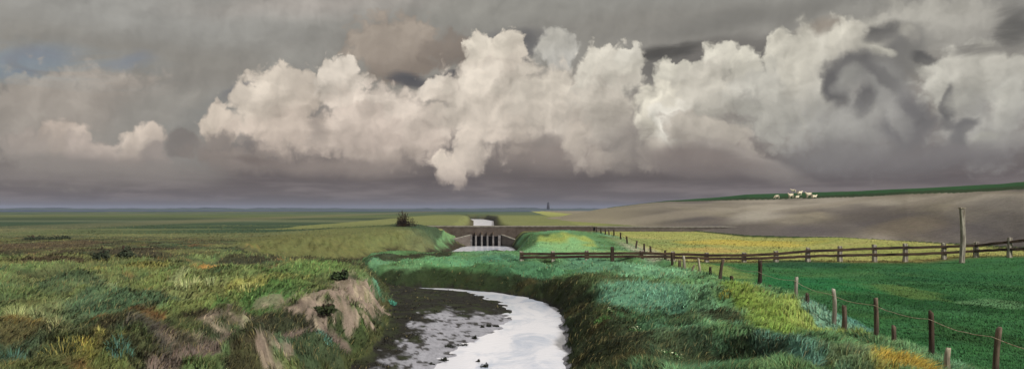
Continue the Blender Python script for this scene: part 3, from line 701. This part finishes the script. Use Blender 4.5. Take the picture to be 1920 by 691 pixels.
def tube(bm, pts_, r, m=6):
    rings = []
    for k, p in enumerate(pts_):
        d = (pts_[min(k+1, len(pts_)-1)]-pts_[max(k-1, 0)]).normalized(); s_ = d.cross(Vector((0, 0, 1)))
        if s_.length < .05: s_ = Vector((1, 0, 0))
        s_.normalize(); u_ = s_.cross(d); rr = r[k] if isinstance(r, (list, tuple)) else r
        rings.append([bm.verts.new(p+(s_*math.cos(a)+u_*math.sin(a))*rr) for a in [q_/m*2*math.pi for q_ in range(m)]])
    for r0, r1 in zip(rings[:-1], rings[1:]):
        for q_ in range(m): bm.faces.new((r0[q_], r0[(q_+1) % m], r1[(q_+1) % m], r1[q_]))
    bm.faces.new(rings[0][::-1]); bm.faces.new(rings[-1])
bm = bmesh.new(); wpts = []
start = Vector((on_line(1365)[0], on_line(1365)[1], zat(*on_line(1365))+.95)); tops = [start]+tops
for a, b in zip(tops[:-1], tops[1:]):
    for q_ in range(8):
        f = q_/8; p = a.lerp(b, f); p.z -= .10*math.sin(f*math.pi)+random.uniform(-.012, .012); p.x -= .1; wpts.append(p)
tube(bm, wpts+[tops[-1]], .0105, 5); link('wire', bm_mesh('wire', bm, True), M_WIRE, wf)

# short stakes that carry no wire; each is a thing
stk = [ # px, top y, radius, lean x, lean y, material, label, extra height
 (1269,473,.10,0,0,M_DARK,'dark upright stake against the rail fence where the post row meets it'),
 (1283,488,.12,0,0,M_BROWN,'thick short brown stump close behind the rail fence'),
 (1292,479,.10,-.06,0,M_POST,'light grey stake standing just left of the two slanting pale stakes'),
 (1306,496,.08,.42,0,M_PALE,'pale stake leaning strongly to the right in front of the rail fence'),
 (1323,484,.08,-.12,0,M_PALE,'pale tall thin stake beside the strongly leaning one'),
 (1342,500,.09,0,0,M_DARK,'dark stake between the pale stakes and the leaning brown one'),
 (1361,485,.10,.16,0,M_BROWN,'tall brown stake leaning right, just left of the start of the wire'),
 (1387,517,.11,-.2,0,M_DARK,'stubby dark stake leaning left on top of the yellow green mound'),
 (1457,536,.08,0,0,M_DARK,'short dark stake right of the tallest dark wire post'),
 (1529,558,.08,0,0,M_BROWN,'short reddish brown stake between the two pale topped wire posts'),
 (1598,573,.09,.03,0,M_BROWN,'reddish stump between the third wire post and the thick dark one'),
 (1697,610,.075,-.02,0,M_BROWN,'thin short brown stake in the dip between the two nearest dark wire posts'),
 (1799,652,.08,.04,0,M_PALE,'pale grey stump at the bottom right beside the nearest wire posts'),
]
for k, (px, ty, r_, lx, ly, m_, lb) in enumerate(stk):
    X, Y = on_line(px); X -= .35; g = zat(X, Y); zt = max(ztop(ty, Y), g+.45)
    o = link('stake', bm_mesh('stake', post_bm(zt-g, r_, (lx, ly), 60+k), True), m_, None, (X, Y, g)); tag(o, lb, 'stake', 'short stakes along the meadow edge')
# row of small posts running back to the causeway
rowpx = [(1110,438),(1118.6,439),(1126.7,442),(1134.8,445),(1142,447),(1151,448),(1163.7,451),(1176,455),(1192.6,462),(1207.7,464),(1220.4,465),(1247,473)]
wf2 = empty('post_row_fence', (0, 0, 0)); tag(wf2, 'row of small dark posts running back along the pale path to the causeway', 'fence')
rt = []
for k, (px, ty) in enumerate(rowpx):
    Y = 12.9*F/(px-960)
    for _ in range(4): Y = (12.9+.003*(Y-60))*F/(px-960)
    X = (px-960)/F*Y; g = zat(X, Y); zt = max(ztop(ty, Y), g+.8)
    link('post', bm_mesh('post', post_bm(min(zt-g, 1.5), .10, (random.choice([0, 0, .12, -.06]), 0), 90+k), True), M_DARK if k % 4 else M_BROWN, wf2, (X, Y, g)); rt.append(Vector((X, Y, g+.75)))
bm = bmesh.new(); tube(bm, rt, .012, 4); link('wire', bm_mesh('wire', bm), M_DARK, wf2)
Y = 64.5; X = (1148-960)/F*Y; g = zat(X, Y)
o = link('gate_post', bm_mesh('gate_post', post_bm(max(ztop(465, Y)-g, 1.2), .15, (0, 0), 130, square=True), False), M_DARK, None, (X, Y, g)); tag(o, 'stout dark post standing taller than the rail fence in front of the green mound', 'post')
# tall lone pole in the field
Y = 64.0; X = (1803-960)/F*Y; g = zat(X, Y); H = ztop(391, Y)-g
tp = empty('tall_post', (X, Y, g)); tag(tp, 'tall pale weathered post standing alone in front of the rail fence at the right', 'post')
link('post_shaft', bm_mesh('post_shaft', post_bm(H, .17, (-.005, 0), 140, square=True, broken=False)), M_POST, tp)
bm = bmesh.new(); beam(bm, (.2, -.02, -.1), (.2, -.02, H-.1), .05, .2, n=8, jit=.01); link('pale_edge_strip', bm_mesh('pale_edge_strip', bm), M_PALE, tp)  # thin pale strip down the right edge
bm = bmesh.new(); box(bm, -.19, .24, -.2, .2, H+.012, H+.09); link('cap', bm_mesh('cap', bm), M_PALE, tp)

# ------------------------------------------------------------------ bridge with sluice openings
def brick(name, c1, c2, mo, sc=1.0, stain=(60,50,44)):
    m, N, b = material(name); geo = N.n('ShaderNodeTexCoord'); s_ = N.n('ShaderNodeSeparateXYZ'); N.put(s_.inputs[0], geo.outputs['Object'])
    p = N.xyz(N.m('ADD', s_.outputs[0], s_.outputs[1]), s_.outputs[2], 0)
    bt = N.n('ShaderNodeTexBrick'); N.put(bt.inputs['Vector'], p); bt.inputs['Scale'].default_value = 1.0
    bt.inputs['Brick Width'].default_value = .5*sc; bt.inputs['Row Height'].default_value = .16*sc; bt.inputs['Mortar Size'].default_value = .012
    bt.inputs['Color1'].default_value = (*srgb(c1), 1); bt.inputs['Color2'].default_value = (*srgb(c2), 1); bt.inputs['Mortar'].default_value = (*srgb(mo), 1)
    nz = N.noise(geo.outputs['Object'], .9, 6, .7, dim='3D')
    N.put(b.inputs['Base Color'], N.mix(N.rng(nz, .42, .7, 0, .8), bt.outputs[0], srgb(stain))); b.inputs['Roughness'].default_value = .9; b.inputs['Specular IOR Level'].default_value = .15
    bp = N.n('ShaderNodeBump'); bp.inputs['Strength'].default_value = .5; bp.inputs['Distance'].default_value = .02; N.put(bp.inputs['Height'], nz); N.put(b.inputs['Normal'], bp.outputs[0])
    return m
M_BRICK = brick('old_brown_brick', (92,82,74), (78,70,64), (68,62,58))
M_STONE = simple('pale_abutment_stone', (122,118,116), (88,84,82), 1.6, .85, bump=.4)
M_WING = brick('grey_wing_wall', (104,96,90), (88,82,76), (76,72,68), 1.3, (74,64,58))
M_SHADE_BOARD = simple('black_shade_board', (34,32,34), (18,17,18), 4, .7, (1, 1, .2))
M_COP = simple('grey_coping', (132,128,118), (98,93,86), 2, .85)
M_DECK = simple('gravel_deck', (128,118,104), (96,88,78), 3, .95)
br = empty('road_bridge', (0, 127, 0)); tag(br, 'low brown brick road bridge with five dark sluice openings between pale piers', 'bridge')
def pbox(name, mat, *a):
    bm = bmesh.new(); box(bm, *a); bmesh.ops.bevel(bm, geom=bm.edges[:], offset=.015, segments=1, affect='EDGES'); return link(name, bm_mesh(name, bm), mat, br)
pbox('side_wall', M_BRICK, -15.5, -6.4, 0, .5, -.6, 3.02); pbox('side_wall', M_BRICK, -2.1, 12.9, 0, .5, -.6, 3.02)
pbox('side_wall', M_BRICK, -15.5, -6.4, 3.9, 4.4, -.6, 3.02); pbox('side_wall', M_BRICK, -2.1, 12.9, 3.9, 4.4, -.6, 3.02)
pbox('lintel', M_BRICK, -6.397, -2.103, .003, 4.397, 1.55, 3.02)
pbox('deck', M_DECK, -15.7, 13.1, .35, 4.05, 3.023, 3.10)
pbox('coping', M_COP, -15.7, 13.1, -.08, .347, 3.025, 3.15); pbox('coping', M_COP, -15.7, 13.1, 4.053, 4.48, 3.025, 3.15)
for X in (-6.52, -5.72, -4.78, -3.88, -2.98, -2.0): 
    w_ = .13 if -6.4 < X < -2.1 else .2
    pbox('pier', M_STONE, X-w_, X+w_, -.45, -.004, -.6, 1.75)
for a, b in zip((-6.32,-5.59,-4.65,-3.75,-2.85), (-5.85,-4.91,-4.01,-3.11,-2.2)): pbox('shade_board', M_SHADE_BOARD, a-.04, b+.04, .25, .35, -.6, 1.56)  # black boards added behind the openings to make their shade
for X in (-5.72, -4.78, -3.88, -2.98): pbox('corbel', M_BROWN, X-.1, X+.1, -.35, -.005, 1.753, 2.25)
def wing(name, mat, p0, p1, za, zb, th=.4):
    bm = bmesh.new(); (x0, y0), (x1, y1) = p0, p1; d = Vector((x1-x0, y1-y0, 0)).normalized(); nrm = Vector((-d.y, d.x, 0))*th
    v0 = [Vector((x0, y0, -.6)), Vector((x1, y1, -.6)), Vector((x1, y1, zb)), Vector((x0, y0, za))]
    f_ = [bm.verts.new(v) for v in v0]; g_ = [bm.verts.new(v+nrm) for v in v0]
    bm.faces.new(f_); bm.faces.new(g_[::-1])
    for k in range(4): bm.faces.new((f_[k], g_[k], g_[(k+1) % 4], f_[(k+1) % 4]))
    bmesh.ops.recalc_face_normals(bm, faces=bm.faces[:]); w_ = link(name, bm_mesh(name, bm), mat, br)
    bm = bmesh.new(); beam(bm, Vector((x0, y0, za+.06))+nrm/2, Vector((x1, y1, zb+.06))+nrm/2, th+.12, .12, n=4, jit=.01); link('coping', bm_mesh('coping', bm), M_COP, w_)
wing('wing_wall', M_WING, (-6.75, -.03), (-9.6, -2.8), 1.75, 1.1)
wing('wing_wall', M_WING, (-1.78, -.03), (1.4, -3.4), 1.75, .72)
bm = bmesh.new(); beam(bm, (-15.9, -.35, 3.1), (-10.6, -1.3, 1.45), .3, .18, n=6, jit=.02); link('slope_kerb', bm_mesh('slope_kerb', bm), M_COP, br)
# causeway carrying on to the foot of the dike
cw = empty('causeway', (13.2, 127.2, 0)); tag(cw, 'grey walled causeway with a pale edge from the bridge to the dike', 'causeway')
def cwpart(name, mat, y0, y1, z0, z1):
    bm = bmesh.new(); n = 12; L_, R_ = [], []
    for k in range(n+1):
        x = 30*k/n; y = -3.6*k/n; zz = .10*math.sin(k)*.2; w_ = .12*(k/n)**2
        L_.append([bm.verts.new((x, y+a, z+zz+w_)) for a, z in ((y0, z0), (y1, z0), (y1, z1), (y0, z1))])
    for r0, r1 in zip(L_[:-1], L_[1:]):
        for q_ in range(4): bm.faces.new((r0[q_], r1[q_], r1[(q_+1) % 4], r0[(q_+1) % 4]))
    bm.faces.new(L_[0]); bm.faces.new(L_[-1][::-1]); bmesh.ops.recalc_face_normals(bm, faces=bm.faces[:])
    link(name, bm_mesh(name, bm), mat, cw)
cwpart('wall', brick('grey_brick', (112,104,98), (96,88,84), (84,78,74), 1.4, (78,70,66)), 0, 4.2, -.5, 2.9); cwpart('coping', M_COP, -.06, 4.26, 2.903, 3.05)

# ------------------------------------------------------------------ plants
def plant_mat(name, gloss=.5):
    m, N, b = material(name); a = N.n('ShaderNodeAttribute', attribute_name='cover')
    N.put(b.inputs['Base Color'], a.outputs['Color']); b.inputs['Roughness'].default_value = .75; b.inputs['Specular IOR Level'].default_value = .12
    g = N.n('ShaderNodeNewGeometry')
    N.put(b.inputs['Normal'], N.v('NORMALIZE', N.v('ADD', N.v('SCALE', g.outputs['Normal'], scale=.42), (0, 0, .75))))
    return m
M_BLADE = plant_mat('grass_blade')
def blades(name, X, Y, Z, H, W, col, leanx, leany, mat=M_BLADE):
    """bent two-step blades, one colour each"""
    n = len(X); a = rs.uniform(0, 2*math.pi, n); ux, uy = np.cos(a)*W/2, np.sin(a)*W/2
    # blades turn their flat side mostly towards open view, as random as grass is
    P = np.zeros((n, 5, 3)); lx, ly = leanx, leany
    for k, (f, w_) in enumerate(((-.08, 1), (-.08, -1), (.55, .75), (.55, -.75), (1, 0))):
        b_ = f*f if f > 0 else 0
        P[:, k, 0] = X+ux*w_+lx*b_*H; P[:, k, 1] = Y+uy*w_+ly*b_*H; P[:, k, 2] = Z+H*f*(1-.25*b_*np.hypot(lx, ly))
    base = (np.arange(n)*5)[:, None]; q = base+np.array([0, 1, 3, 2]); t3 = base+np.array([2, 3, 4])
    me = mesh_np(name, P.reshape(-1, 3), q, t3, smooth=True)
    ca = me.color_attributes.new('cover', 'FLOAT_COLOR', 'POINT')
    c = np.repeat(np.clip(col, 0, 1), 5, 0); c = np.concatenate([c, np.ones((len(c), 1))], 1); ca.data.foreach_set('color', c.astype(np.float32).ravel())
    me.materials.append(mat); return me

N_B = 480000
px = rs.uniform(-120, 2040, N_B); py = np.where(rs.rand(N_B) < .9, 476+(800-476)*rs.rand(N_B)**.85, rs.uniform(428, 480, N_B))
Y0 = (EYE-2.0)*F/(py-HOR); X0 = (px-960)/F*Y0
# gather into tufts
tx = np.round(X0/.42); ty = np.round(Y0/.5); ox = (hash2(tx, ty, 5)-.5)*.42; oy = (hash2(tx, ty, 6)-.5)*.5
cx, cy = tx*.42+ox, ty*.5+oy; pull = np.where(Y0 < 60, .45, 0)*rs.rand(N_B)
X0 = X0*(1-pull)+cx*pull; Y0 = Y0*(1-pull)+cy*pull
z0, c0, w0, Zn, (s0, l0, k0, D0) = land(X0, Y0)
cover = np.ones(N_B)
weed = (s0 < .15) & (Y0 < 60) & (z0 > .03) & (Zn['lm'] < .3); cover = np.where(s0 < .15, np.where(weed, .5*sm(-.25, .3, fbm(X0/.8, Y0/1.1, 205)), 0), cover); cover = np.where(D0['on'] & (D0['u'] > .01), 0, cover)
cover *= np.clip(1-sm(.2, .5, Zn['clay']+.2*fbm(X0/.7, Y0/.9, 207, 3))*.9, 0, 1)*np.clip(1-sm(.5, .8, Zn['gd'])*.6, 0, 1)
bank = np.where(weed, 1, np.clip(s0/np.where(l0, 1.4, 2.2), 0, 1)); cover *= .35+.65*bank
cover = np.where((Y0 > 126) & (Y0 < 132), 0, cover)
hgt = np.where(l0, .11, .13)*sm(75, 50, Y0)+.09; hgt = np.where(Zn['yl'], .09, hgt); hgt = np.where(weed, .07, hgt)
hgt = np.where(Zn['fd'], .075, hgt)
hgt *= .55+.9*(.5+.5*fbm(X0/1.7, Y0/1.7, 201))+.25*hash2(tx, ty, 8)
keep = rs.rand(N_B) < cover
X0, Y0, z0, c0, hgt, l0, tx, ty, cx, cy, fdk, rdk = [a[keep] for a in (X0, Y0, z0, c0, hgt, l0, tx, ty, cx, cy, Zn['fd'], D0['rd'])]
n = len(X0); hgt = hgt*rs.uniform(.6, 1.35, n)
wd = np.maximum(.011, 1.55*Y0/F)*rs.uniform(.6, 1.3, n)
wd = np.where(fdk, wd*.8, wd)
lang = fbm(X0/4, Y0/5, 211)*3+.6; lx = np.cos(lang)*.9+(X0-cx)*1.6+rs.normal(0, .35, n); ly = np.sin(lang)*.5+(Y0-cy)*1.2+rs.normal(0, .35, n)
lx = np.where(fdk, lx*.5, lx)
br_ = np.exp(rs.normal(0, .24, n))*(.82+.4*hash2(tx, ty, 9)); tint = 1+rs.normal(0, .07, (n, 3))*np.array([1, .6, .8])
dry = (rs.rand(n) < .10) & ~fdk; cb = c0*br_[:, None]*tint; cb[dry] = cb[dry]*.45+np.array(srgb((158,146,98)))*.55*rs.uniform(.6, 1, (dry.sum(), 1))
lf_ = l0
for nm, sel, lb in (('marsh_grass', lf_, None), ('bank_grass', ~lf_ & ~fdk, None), ('field_grass', fdk, None)):
    o = link(nm, blades(nm, X0[sel], Y0[sel], z0[sel], hgt[sel], wd[sel], cb[sel], lx[sel], ly[sel]))
    tag(o, {'marsh_grass': 'rough mottled salt marsh grass left of the creek', 'bank_grass': 'long blue green grass on the right bank and meadow', 'field_grass': 'short dark green turf of the right hand field'}[nm], 'grass', kind='stuff')

# tussocks and reeds that stand out
def tussock(name, px, py, zl, c, label, h=.6, spread=.3, n=150, group=None, w=.02):
    X, Y = hit(px, py, zl); g = zat(X, Y)
    a = rs.uniform(0, 6.283, n); r_ = np.sqrt(rs.rand(n))*spread; x = np.cos(a)*r_; y = np.sin(a)*r_
    col_ = np.array(srgb(c))[None]*np.exp(rs.normal(0, .22, (n, 1)))*(1+rs.normal(0, .05, (n, 3)))
    hh = h*.8*rs.uniform(.3, 1.15, n)*(1-.45*r_/spread)
    z = np.array([zat(X+x[i_], Y+y[i_])-g for i_ in range(n)]) if n < 160 else np.zeros(n)
    me = blades(name, x, y, z, hh, np.full(n, max(w, 1.2*Y/F))*rs.uniform(.7, 1.2, n), col_, x/spread*.55+rs.normal(0, .12, n), y/spread*.4+rs.normal(0, .12, n))
    o = link(name, me, None, None, (X, Y, g)); tag(o, label, 'grass tuft', group); return o
TG = 'grass tufts standing out of the left marsh'
for a in [
 (352,540,2.7,(176,182,128),'pale straw coloured tuft, largest of the two on the marsh middle left',.75,.5),
 (393,534,2.7,(168,176,124),'small narrow pale tuft right of the larger straw coloured one',.6,.18),
 (465,545,2.8,(172,172,106),'yellowish pale tuft on the rounded hummock above the gully',.5,.45),
 (32,600,2.6,(160,166,112),'tall pale reed tuft nearest the left edge of the picture',.75,.28),
 (75,608,2.6,(150,158,110),'pale reed tuft between the leftmost tall one and the broad low one',.5,.3),
 (108,618,2.6,(156,156,110),'broad low pale reed tuft at the end of the left row',.5,.25),
 (187,636,2.6,(166,160,92),'thin yellow seed stalks above the yellow tussock',.4,.1),
 (120,668,2.6,(150,144,80),'bright yellow tussock at the lower left',.42,.55),
 (225,668,2.5,(78,116,100),'blue green rush tuft right of the yellow tussock',.5,.3),
 (20,690,2.6,(84,120,104),'blue green rushes in the bottom left corner',.55,.3),
 (155,655,2.6,(150,138,70),'dull yellow tuft just right of the bright yellow tussock',.35,.25),
 (560,560,2.7,(120,140,84),'green sprigs hanging over the clay at the gully head',.4,.25),
 (610,640,1.6,(88,128,112),'blue green tuft low on the left bank',.4,.3),
 (736,572,.8,(76,140,118),'bright blue green tuft at the foot of the clay scarp',.5,.22),
]: tussock('grass_tuft', *a[:4], a[4], a[5], a[6], group=TG)
tussock('grass_tuft', 1130, 600, .9, (96,138,74), 'light green tuft on the dark right bank by the water', .3, .4)
tussock('grass_tuft', 1360, 560, 2.3, (158,156,70), 'yellow green crest of grass on top of the right hand mound', .3, .28, 140)
def leafy(name, c1, c2, X, Y, g, rx, ry, rz, n, size, seed, parent, mat=None):
    r_ = np.random.RandomState(seed); d = r_.normal(0, 1, (n, 3)); d /= np.linalg.norm(d, axis=1)[:, None]
    lob = 1+.28*np.sin(d[:, 0]*5+seed)+.22*np.sin(d[:, 1]*6+2*seed)*np.cos(d[:, 2]*4)
    p = d*(r_.rand(n, 1)**.4)*lob[:, None]*np.array([rx, ry, rz]); p[:, 2] = np.abs(p[:, 2]+rz*.25)
    t1 = r_.normal(0, 1, (n, 3)); t1 /= np.linalg.norm(t1, axis=1)[:, None]; t2 = np.cross(t1, r_.normal(0, 1, (n, 3))); t2 /= np.linalg.norm(t2, axis=1)[:, None]
    sz = size*r_.uniform(.6, 1.4, (n, 1)); P = np.stack([p-t1*sz, p+t2*sz*.5, p+t1*sz, p-t2*sz*.5], 1).reshape(-1, 3)
    me = mesh_np(name, P, np.arange(4*n).reshape(-1, 4)); ca = me.color_attributes.new('cover', 'FLOAT_COLOR', 'POINT')
    f = r_.rand(n, 1); c = np.array(srgb(c1))*f+np.array(srgb(c2))*(1-f); c = np.repeat(np.concatenate([c, np.ones((n, 1))], 1), 4, 0); ca.data.foreach_set('color', c.astype(np.float32).ravel())
    return link(name, me, mat or M_BLADE, parent)
def bush(px, py, zl, r_, h, label, seed, c1=(44,46,34), c2=(74,66,48), twigs=6, cat='bush', tall=1.0):
    X, Y = hit(px, py, zl) if py > 480 else at(px, py, zl)
    g = zat(X, Y); b = empty('bush', (X, Y, g)); tag(b, label, cat)
    leafy('crown', c1, c2, X, Y, g, r_, r_*.8, h*(.62 if py > 430 else .8), 900 if py > 430 else 1800, max(.09, .9*Y/F), seed, b)
    bm = bmesh.new()
    for k in range(twigs):
        a = random.uniform(0, 6.28); hh = h*random.uniform(.8, 1.15); d = r_*random.uniform(.2, .8)
        if k == 0: hh = h*tall
        tube(bm, [Vector((0, 0, -.1)), Vector((math.cos(a)*d*.4, math.sin(a)*d*.4, hh*.5)), Vector((math.cos(a)*d, math.sin(a)*d, hh))], [.09, .06, .03], 5)
    link('branches', bm_mesh('branches', bm), M_DARK, b); return b
X_, Y_ = -16.0, 118.0
b_ = bush(757, 423, 3.5, 1.35, 1.7, 'dark scrubby bush with bare twigs on the end of the causeway', 3, (38,34,28), (66,54,44), 7, tall=1.35)
for k, (px, py, r_, h, lb) in enumerate([(66,450,1.1,.5,'low dark bush far out on the left plain, nearer the edge'),(114,450,1.2,.45,'low dark bush far out on the left plain, right of another'),(192,486,.55,.75,'upright dark green bush at the far edge of the rough marsh'),(237,484,.6,.8,'dark green bush beside another at the far edge of the rough marsh')]):
    bush(px, py, 2.5, r_, h, lb, 11+k, (50,60,46), (66,72,54), 5)
bush(640, 522, 2.9, .42, .35, 'dark green clump growing on top of the clay scarp', 31, (40,52,34), (64,78,48), 4)
bush(610, 590, 2.0, .5, .3, 'dark green clump hanging in the middle of the clay scarp', 32, (40,48,30), (70,80,50), 4)
# pale flowering weeds on the dark right bank
for k, (px, py, r_, lb) in enumerate([(1190,628,.26,'pale flowering weed on the dark right bank, larger of the patches'),(1252,668,.2,'small white flowered weed near the bottom of the right bank'),(1268,680,.25,'white flowered weed lowest on the right bank'),(1142,588,.13,'tiny pale flowering weed above the others on the right bank')]):
    X, Y = hit(px, py, .9); g = zat(X, Y)
    wdp = empty('flowering_weed', (X, Y, g)); tag(wdp, lb, 'weed', 'flowering weeds on the right bank')
    leafy('leaves', (96,140,82), (70,112,66), X, Y, g, r_*1.3, r_, .16, 160, .045, 50+k, wdp); leafy('blossoms', (210,216,180), (170,190,140), X, Y, g, r_, r_*.8, .24, 60, .035, 60+k, wdp)
# dark clods and weed left standing on the mud by the tide
M_CLOD = simple('wet_black_mud', (46,46,44), (28,28,26), 5, .45, bump=.6, spec=.5)
for k, (px, py, w_, h_, lb) in enumerate([
 (842,650,.26,.2,'broad dark clod at the water edge, left of its twin'),(868,646,.28,.2,'broad dark clod at the water edge, right of its twin'),(890,634,.13,.26,'narrow dark clod standing up near the paired broad ones'),
 (833,674,.2,.24,'peaked dark clod below the paired broad ones'),(808,682,.14,.14,'small dark clod lowest on the left of the water'),(904,615,.1,.2,'thin dark stub left of the little line of stubs in the water'),
 (916,613,.14,.22,'dark stub in the little line standing in the water'),(930,612,.18,.2,'widest dark stub at the right of the little line in the water'),(910,686,.16,.3,'dark clod at the bottom of the picture in the bluish shallows'),(897,676,.1,.18,'small faint clod in the bluish shallows near the bottom')]):
    X, Y = at(px, py, .02)
    o = leafy('mud_clod', (34,36,32), (54,56,46), X, Y, 0, w_*.95, w_*1.0, h_*.5, 420, .03, 400+k, None); o.location = (X, Y, max(zat(X, Y), -.02)-.03); tag(o, lb, 'clod', 'dark clods at the edge of the creek')

# ------------------------------------------------------------------ sheep on the dike
M_WOOL = simple('cream_wool', (226,216,190), (190,180,156), 14, .95, bump=.8, dist=.05)
def sheep_mesh(kind):
    me = bpy.data.meshes.new('sheep'); V = []; E = []; R = []
    def chain(pts_, start=None):
        prev = start
        for (p, r_) in pts_:
            V.append(p); R.append(r_); kk = len(V)-1
            if prev is not None: E.append((prev, kk))
            prev = kk
        return prev
    low = .52 if kind == 'lie' else 1.0
    def Zz(z): return z*low if kind == 'lie' else z
    chain([((-.42, 0, Zz(.66)), .23), ((-.1, 0, Zz(.68)), .28), ((.25, 0, Zz(.68)), .27), ((.45, 0, Zz(.72)), .2)])
    if kind == 'graze': chain([((.62, 0, .55), .12), ((.72, 0, .32), .10), ((.80, 0, .14), .065)], 3)
    else: chain([((.58, 0, Zz(.66)+.2), .13), ((.66, 0, Zz(.66)+.34), .11), ((.82, 0, Zz(.66)+.28), .065)], 3)
    for sx, i_ in ((-.42, 0), (.33, 2)):
        for sy in (-1, 1):
            if kind == 'lie': chain([((sx+.05, sy*.2, .16), .08), ((sx+.2, sy*.25, .06), .05)], i_)
            elif sx < 0: chain([((sx-.02, sy*.14, .5), .11), ((sx+.05, sy*.15, .36), .06), ((sx-.05, sy*.15, .2), .04), ((sx-.02, sy*.15, .02), .035)], i_)
            else: chain([((sx, sy*.14, .48), .10), ((sx+.02, sy*.14, .24), .045), ((sx, sy*.14, .02), .035)], i_)
    me.from_pydata(V, E, []); o = bpy.data.objects.new('tmp', me); C.scene.collection.objects.link(o)
    mod = o.modifiers.new('s', 'SKIN'); mod.use_smooth_shade = True
    for k, r_ in enumerate(R): me.skin_vertices[0].data[k].radius = (r_, r_)
    me.skin_vertices[0].data[1].use_root = True; me.skin_vertices[0].data[0].use_root = False
    o.modifiers.new('u', 'SUBSURF').render_levels = 1; o.modifiers['u'].levels = 1
    dg = C.evaluated_depsgraph_get(); res = bpy.data.meshes.new_from_object(o.evaluated_get(dg)); res.name = 'sheep'
    bpy.data.objects.remove(o); return res
SM = {k: sheep_mesh(k) for k in ('graze', 'stand', 'lie')}
for (px, v_, kind, rz, sc, lb) in [(1457,.06,'graze',180,1.15,'cream sheep grazing by itself at the left of the flock'),(1483,.06,'stand',200,1.35,'large cream sheep standing at the front of the middle group'),(1494,.05,'lie',15,1.0,'small cream sheep lying just right of the large one'),
                             (1488,.75,'stand',160,1.2,'white sheep highest on the dike, above the others'),(1499,.30,'stand',20,1.3,'whitish sheep standing behind the middle group on the right'),(1517,.08,'stand',190,1.45,'cream sheep at the right end, facing left'),(1526,.07,'lie',10,1.2,'cream sheep lying at the far right end of the flock')]:
    t = (px-960)/F; a = np.interp(t, DT, [p[0] for p in DG]); b = np.interp(t, DT, [p[0] for p in DC]); Y = a+(b-a)*v_; X = t*Y
    o = link('sheep', SM[kind], None, None, (X, Y, zat(X, Y)-.02)); o.rotation_euler = (0, 0, math.radians(rz)); o.scale = (sc,)*3
    if not o.data.materials: o.data.materials.append(M_WOOL)
    tag(o, lb, 'sheep', 'sheep on top of the dike')

# ------------------------------------------------------------------ far shore
M_WOOD = simple('far_wood', (48,60,52), (30,40,38), .02, .95, bump=0)
def far_strip(name, y0, depth, prof, mat, n=420):
    co = []; 
    for k in range(n):
        x = -y0*.95+1.9*y0*k/(n-1); h = prof(x)
        for dy, hh in ((0, 0), (depth*.08, h*.75), (depth*.4, h), (depth*.8, h*.8), (depth, 0)): co.append((x, y0+dy, -.4+hh))
    q = np.array([[k*5+m_, (k+1)*5+m_, (k+1)*5+m_+1, k*5+m_+1] for k in range(n-1) for m_ in range(4)])
    return link(name, mesh_np(name, co, q), mat)
M_SHORE = simple('far_fields', (70,88,66), (56,72,64), .004, .95, bump=0)
def pf(x): 
    return 3.2+1.2*float(fbm(np.array(x/700.), np.array(3.3), 301))
tag(far_strip('far_shore', 2300, 1700, pf, M_SHORE), kind='structure')
def pw(x):
    a = float(fbm(np.array(x/260.), np.array(1.7), 311, 3)); b = float(fbm(np.array(x/38.), np.array(5.7), 312, 4))
    return max(4.2, 7.0+7*a+3.2*b)
tag(far_strip('far_wood', 3900, 180, pw, M_WOOD, 900), 'continuous dark blue line of far woodland on the horizon', 'woodland', kind='stuff')
tw = empty('distant_tower', ((1028-960)/F*2600, 2600, 2.5)); tag(tw, 'small dark tower with a narrow cap far away on the horizon', 'tower')
def frustum(name, r0, r1, z0_, z1_, m=12, mat=None):
    bm = bmesh.new(); bmesh.ops.create_cone(bm, cap_ends=True, segments=m, radius1=r0, radius2=r1, depth=z1_-z0_)
    bmesh.ops.translate(bm, verts=bm.verts[:], vec=(0, 0, (z0_+z1_)/2)); return link(name, bm_mesh(name, bm, True), mat, tw)
M_TOW = simple('dark_far_brick', (52,46,44), (38,34,34), .5, .9)
frustum('tower_body', 5.2, 3.4, -1, 19, mat=M_TOW); frustum('gallery', 5.6, 5.6, 6, 6.8, mat=M_TOW); frustum('cap', 3.7, .8, 19.05, 24, mat=M_TOW)

# ------------------------------------------------------------------ the air
bm = bmesh.new(); box(bm, -9500, 9500, -9500, 9500, -4, 32)
hz_ = link('haze', bm_mesh('haze', bm)); m = bpy.data.materials.new('haze'); m.use_nodes = True; t = m.node_tree; t.nodes.clear()
pv = t.nodes.new('ShaderNodeVolumePrincipled'); pv.inputs['Color'].default_value = (.42, .48, .66, 1); pv.inputs['Density'].default_value = .00012; pv.inputs['Anisotropy'].default_value = 0.0
ou = t.nodes.new('ShaderNodeOutputMaterial'); t.links.new(pv.outputs[0], ou.inputs['Volume']); hz_.data.materials.append(m); tag(hz_, kind='stuff')
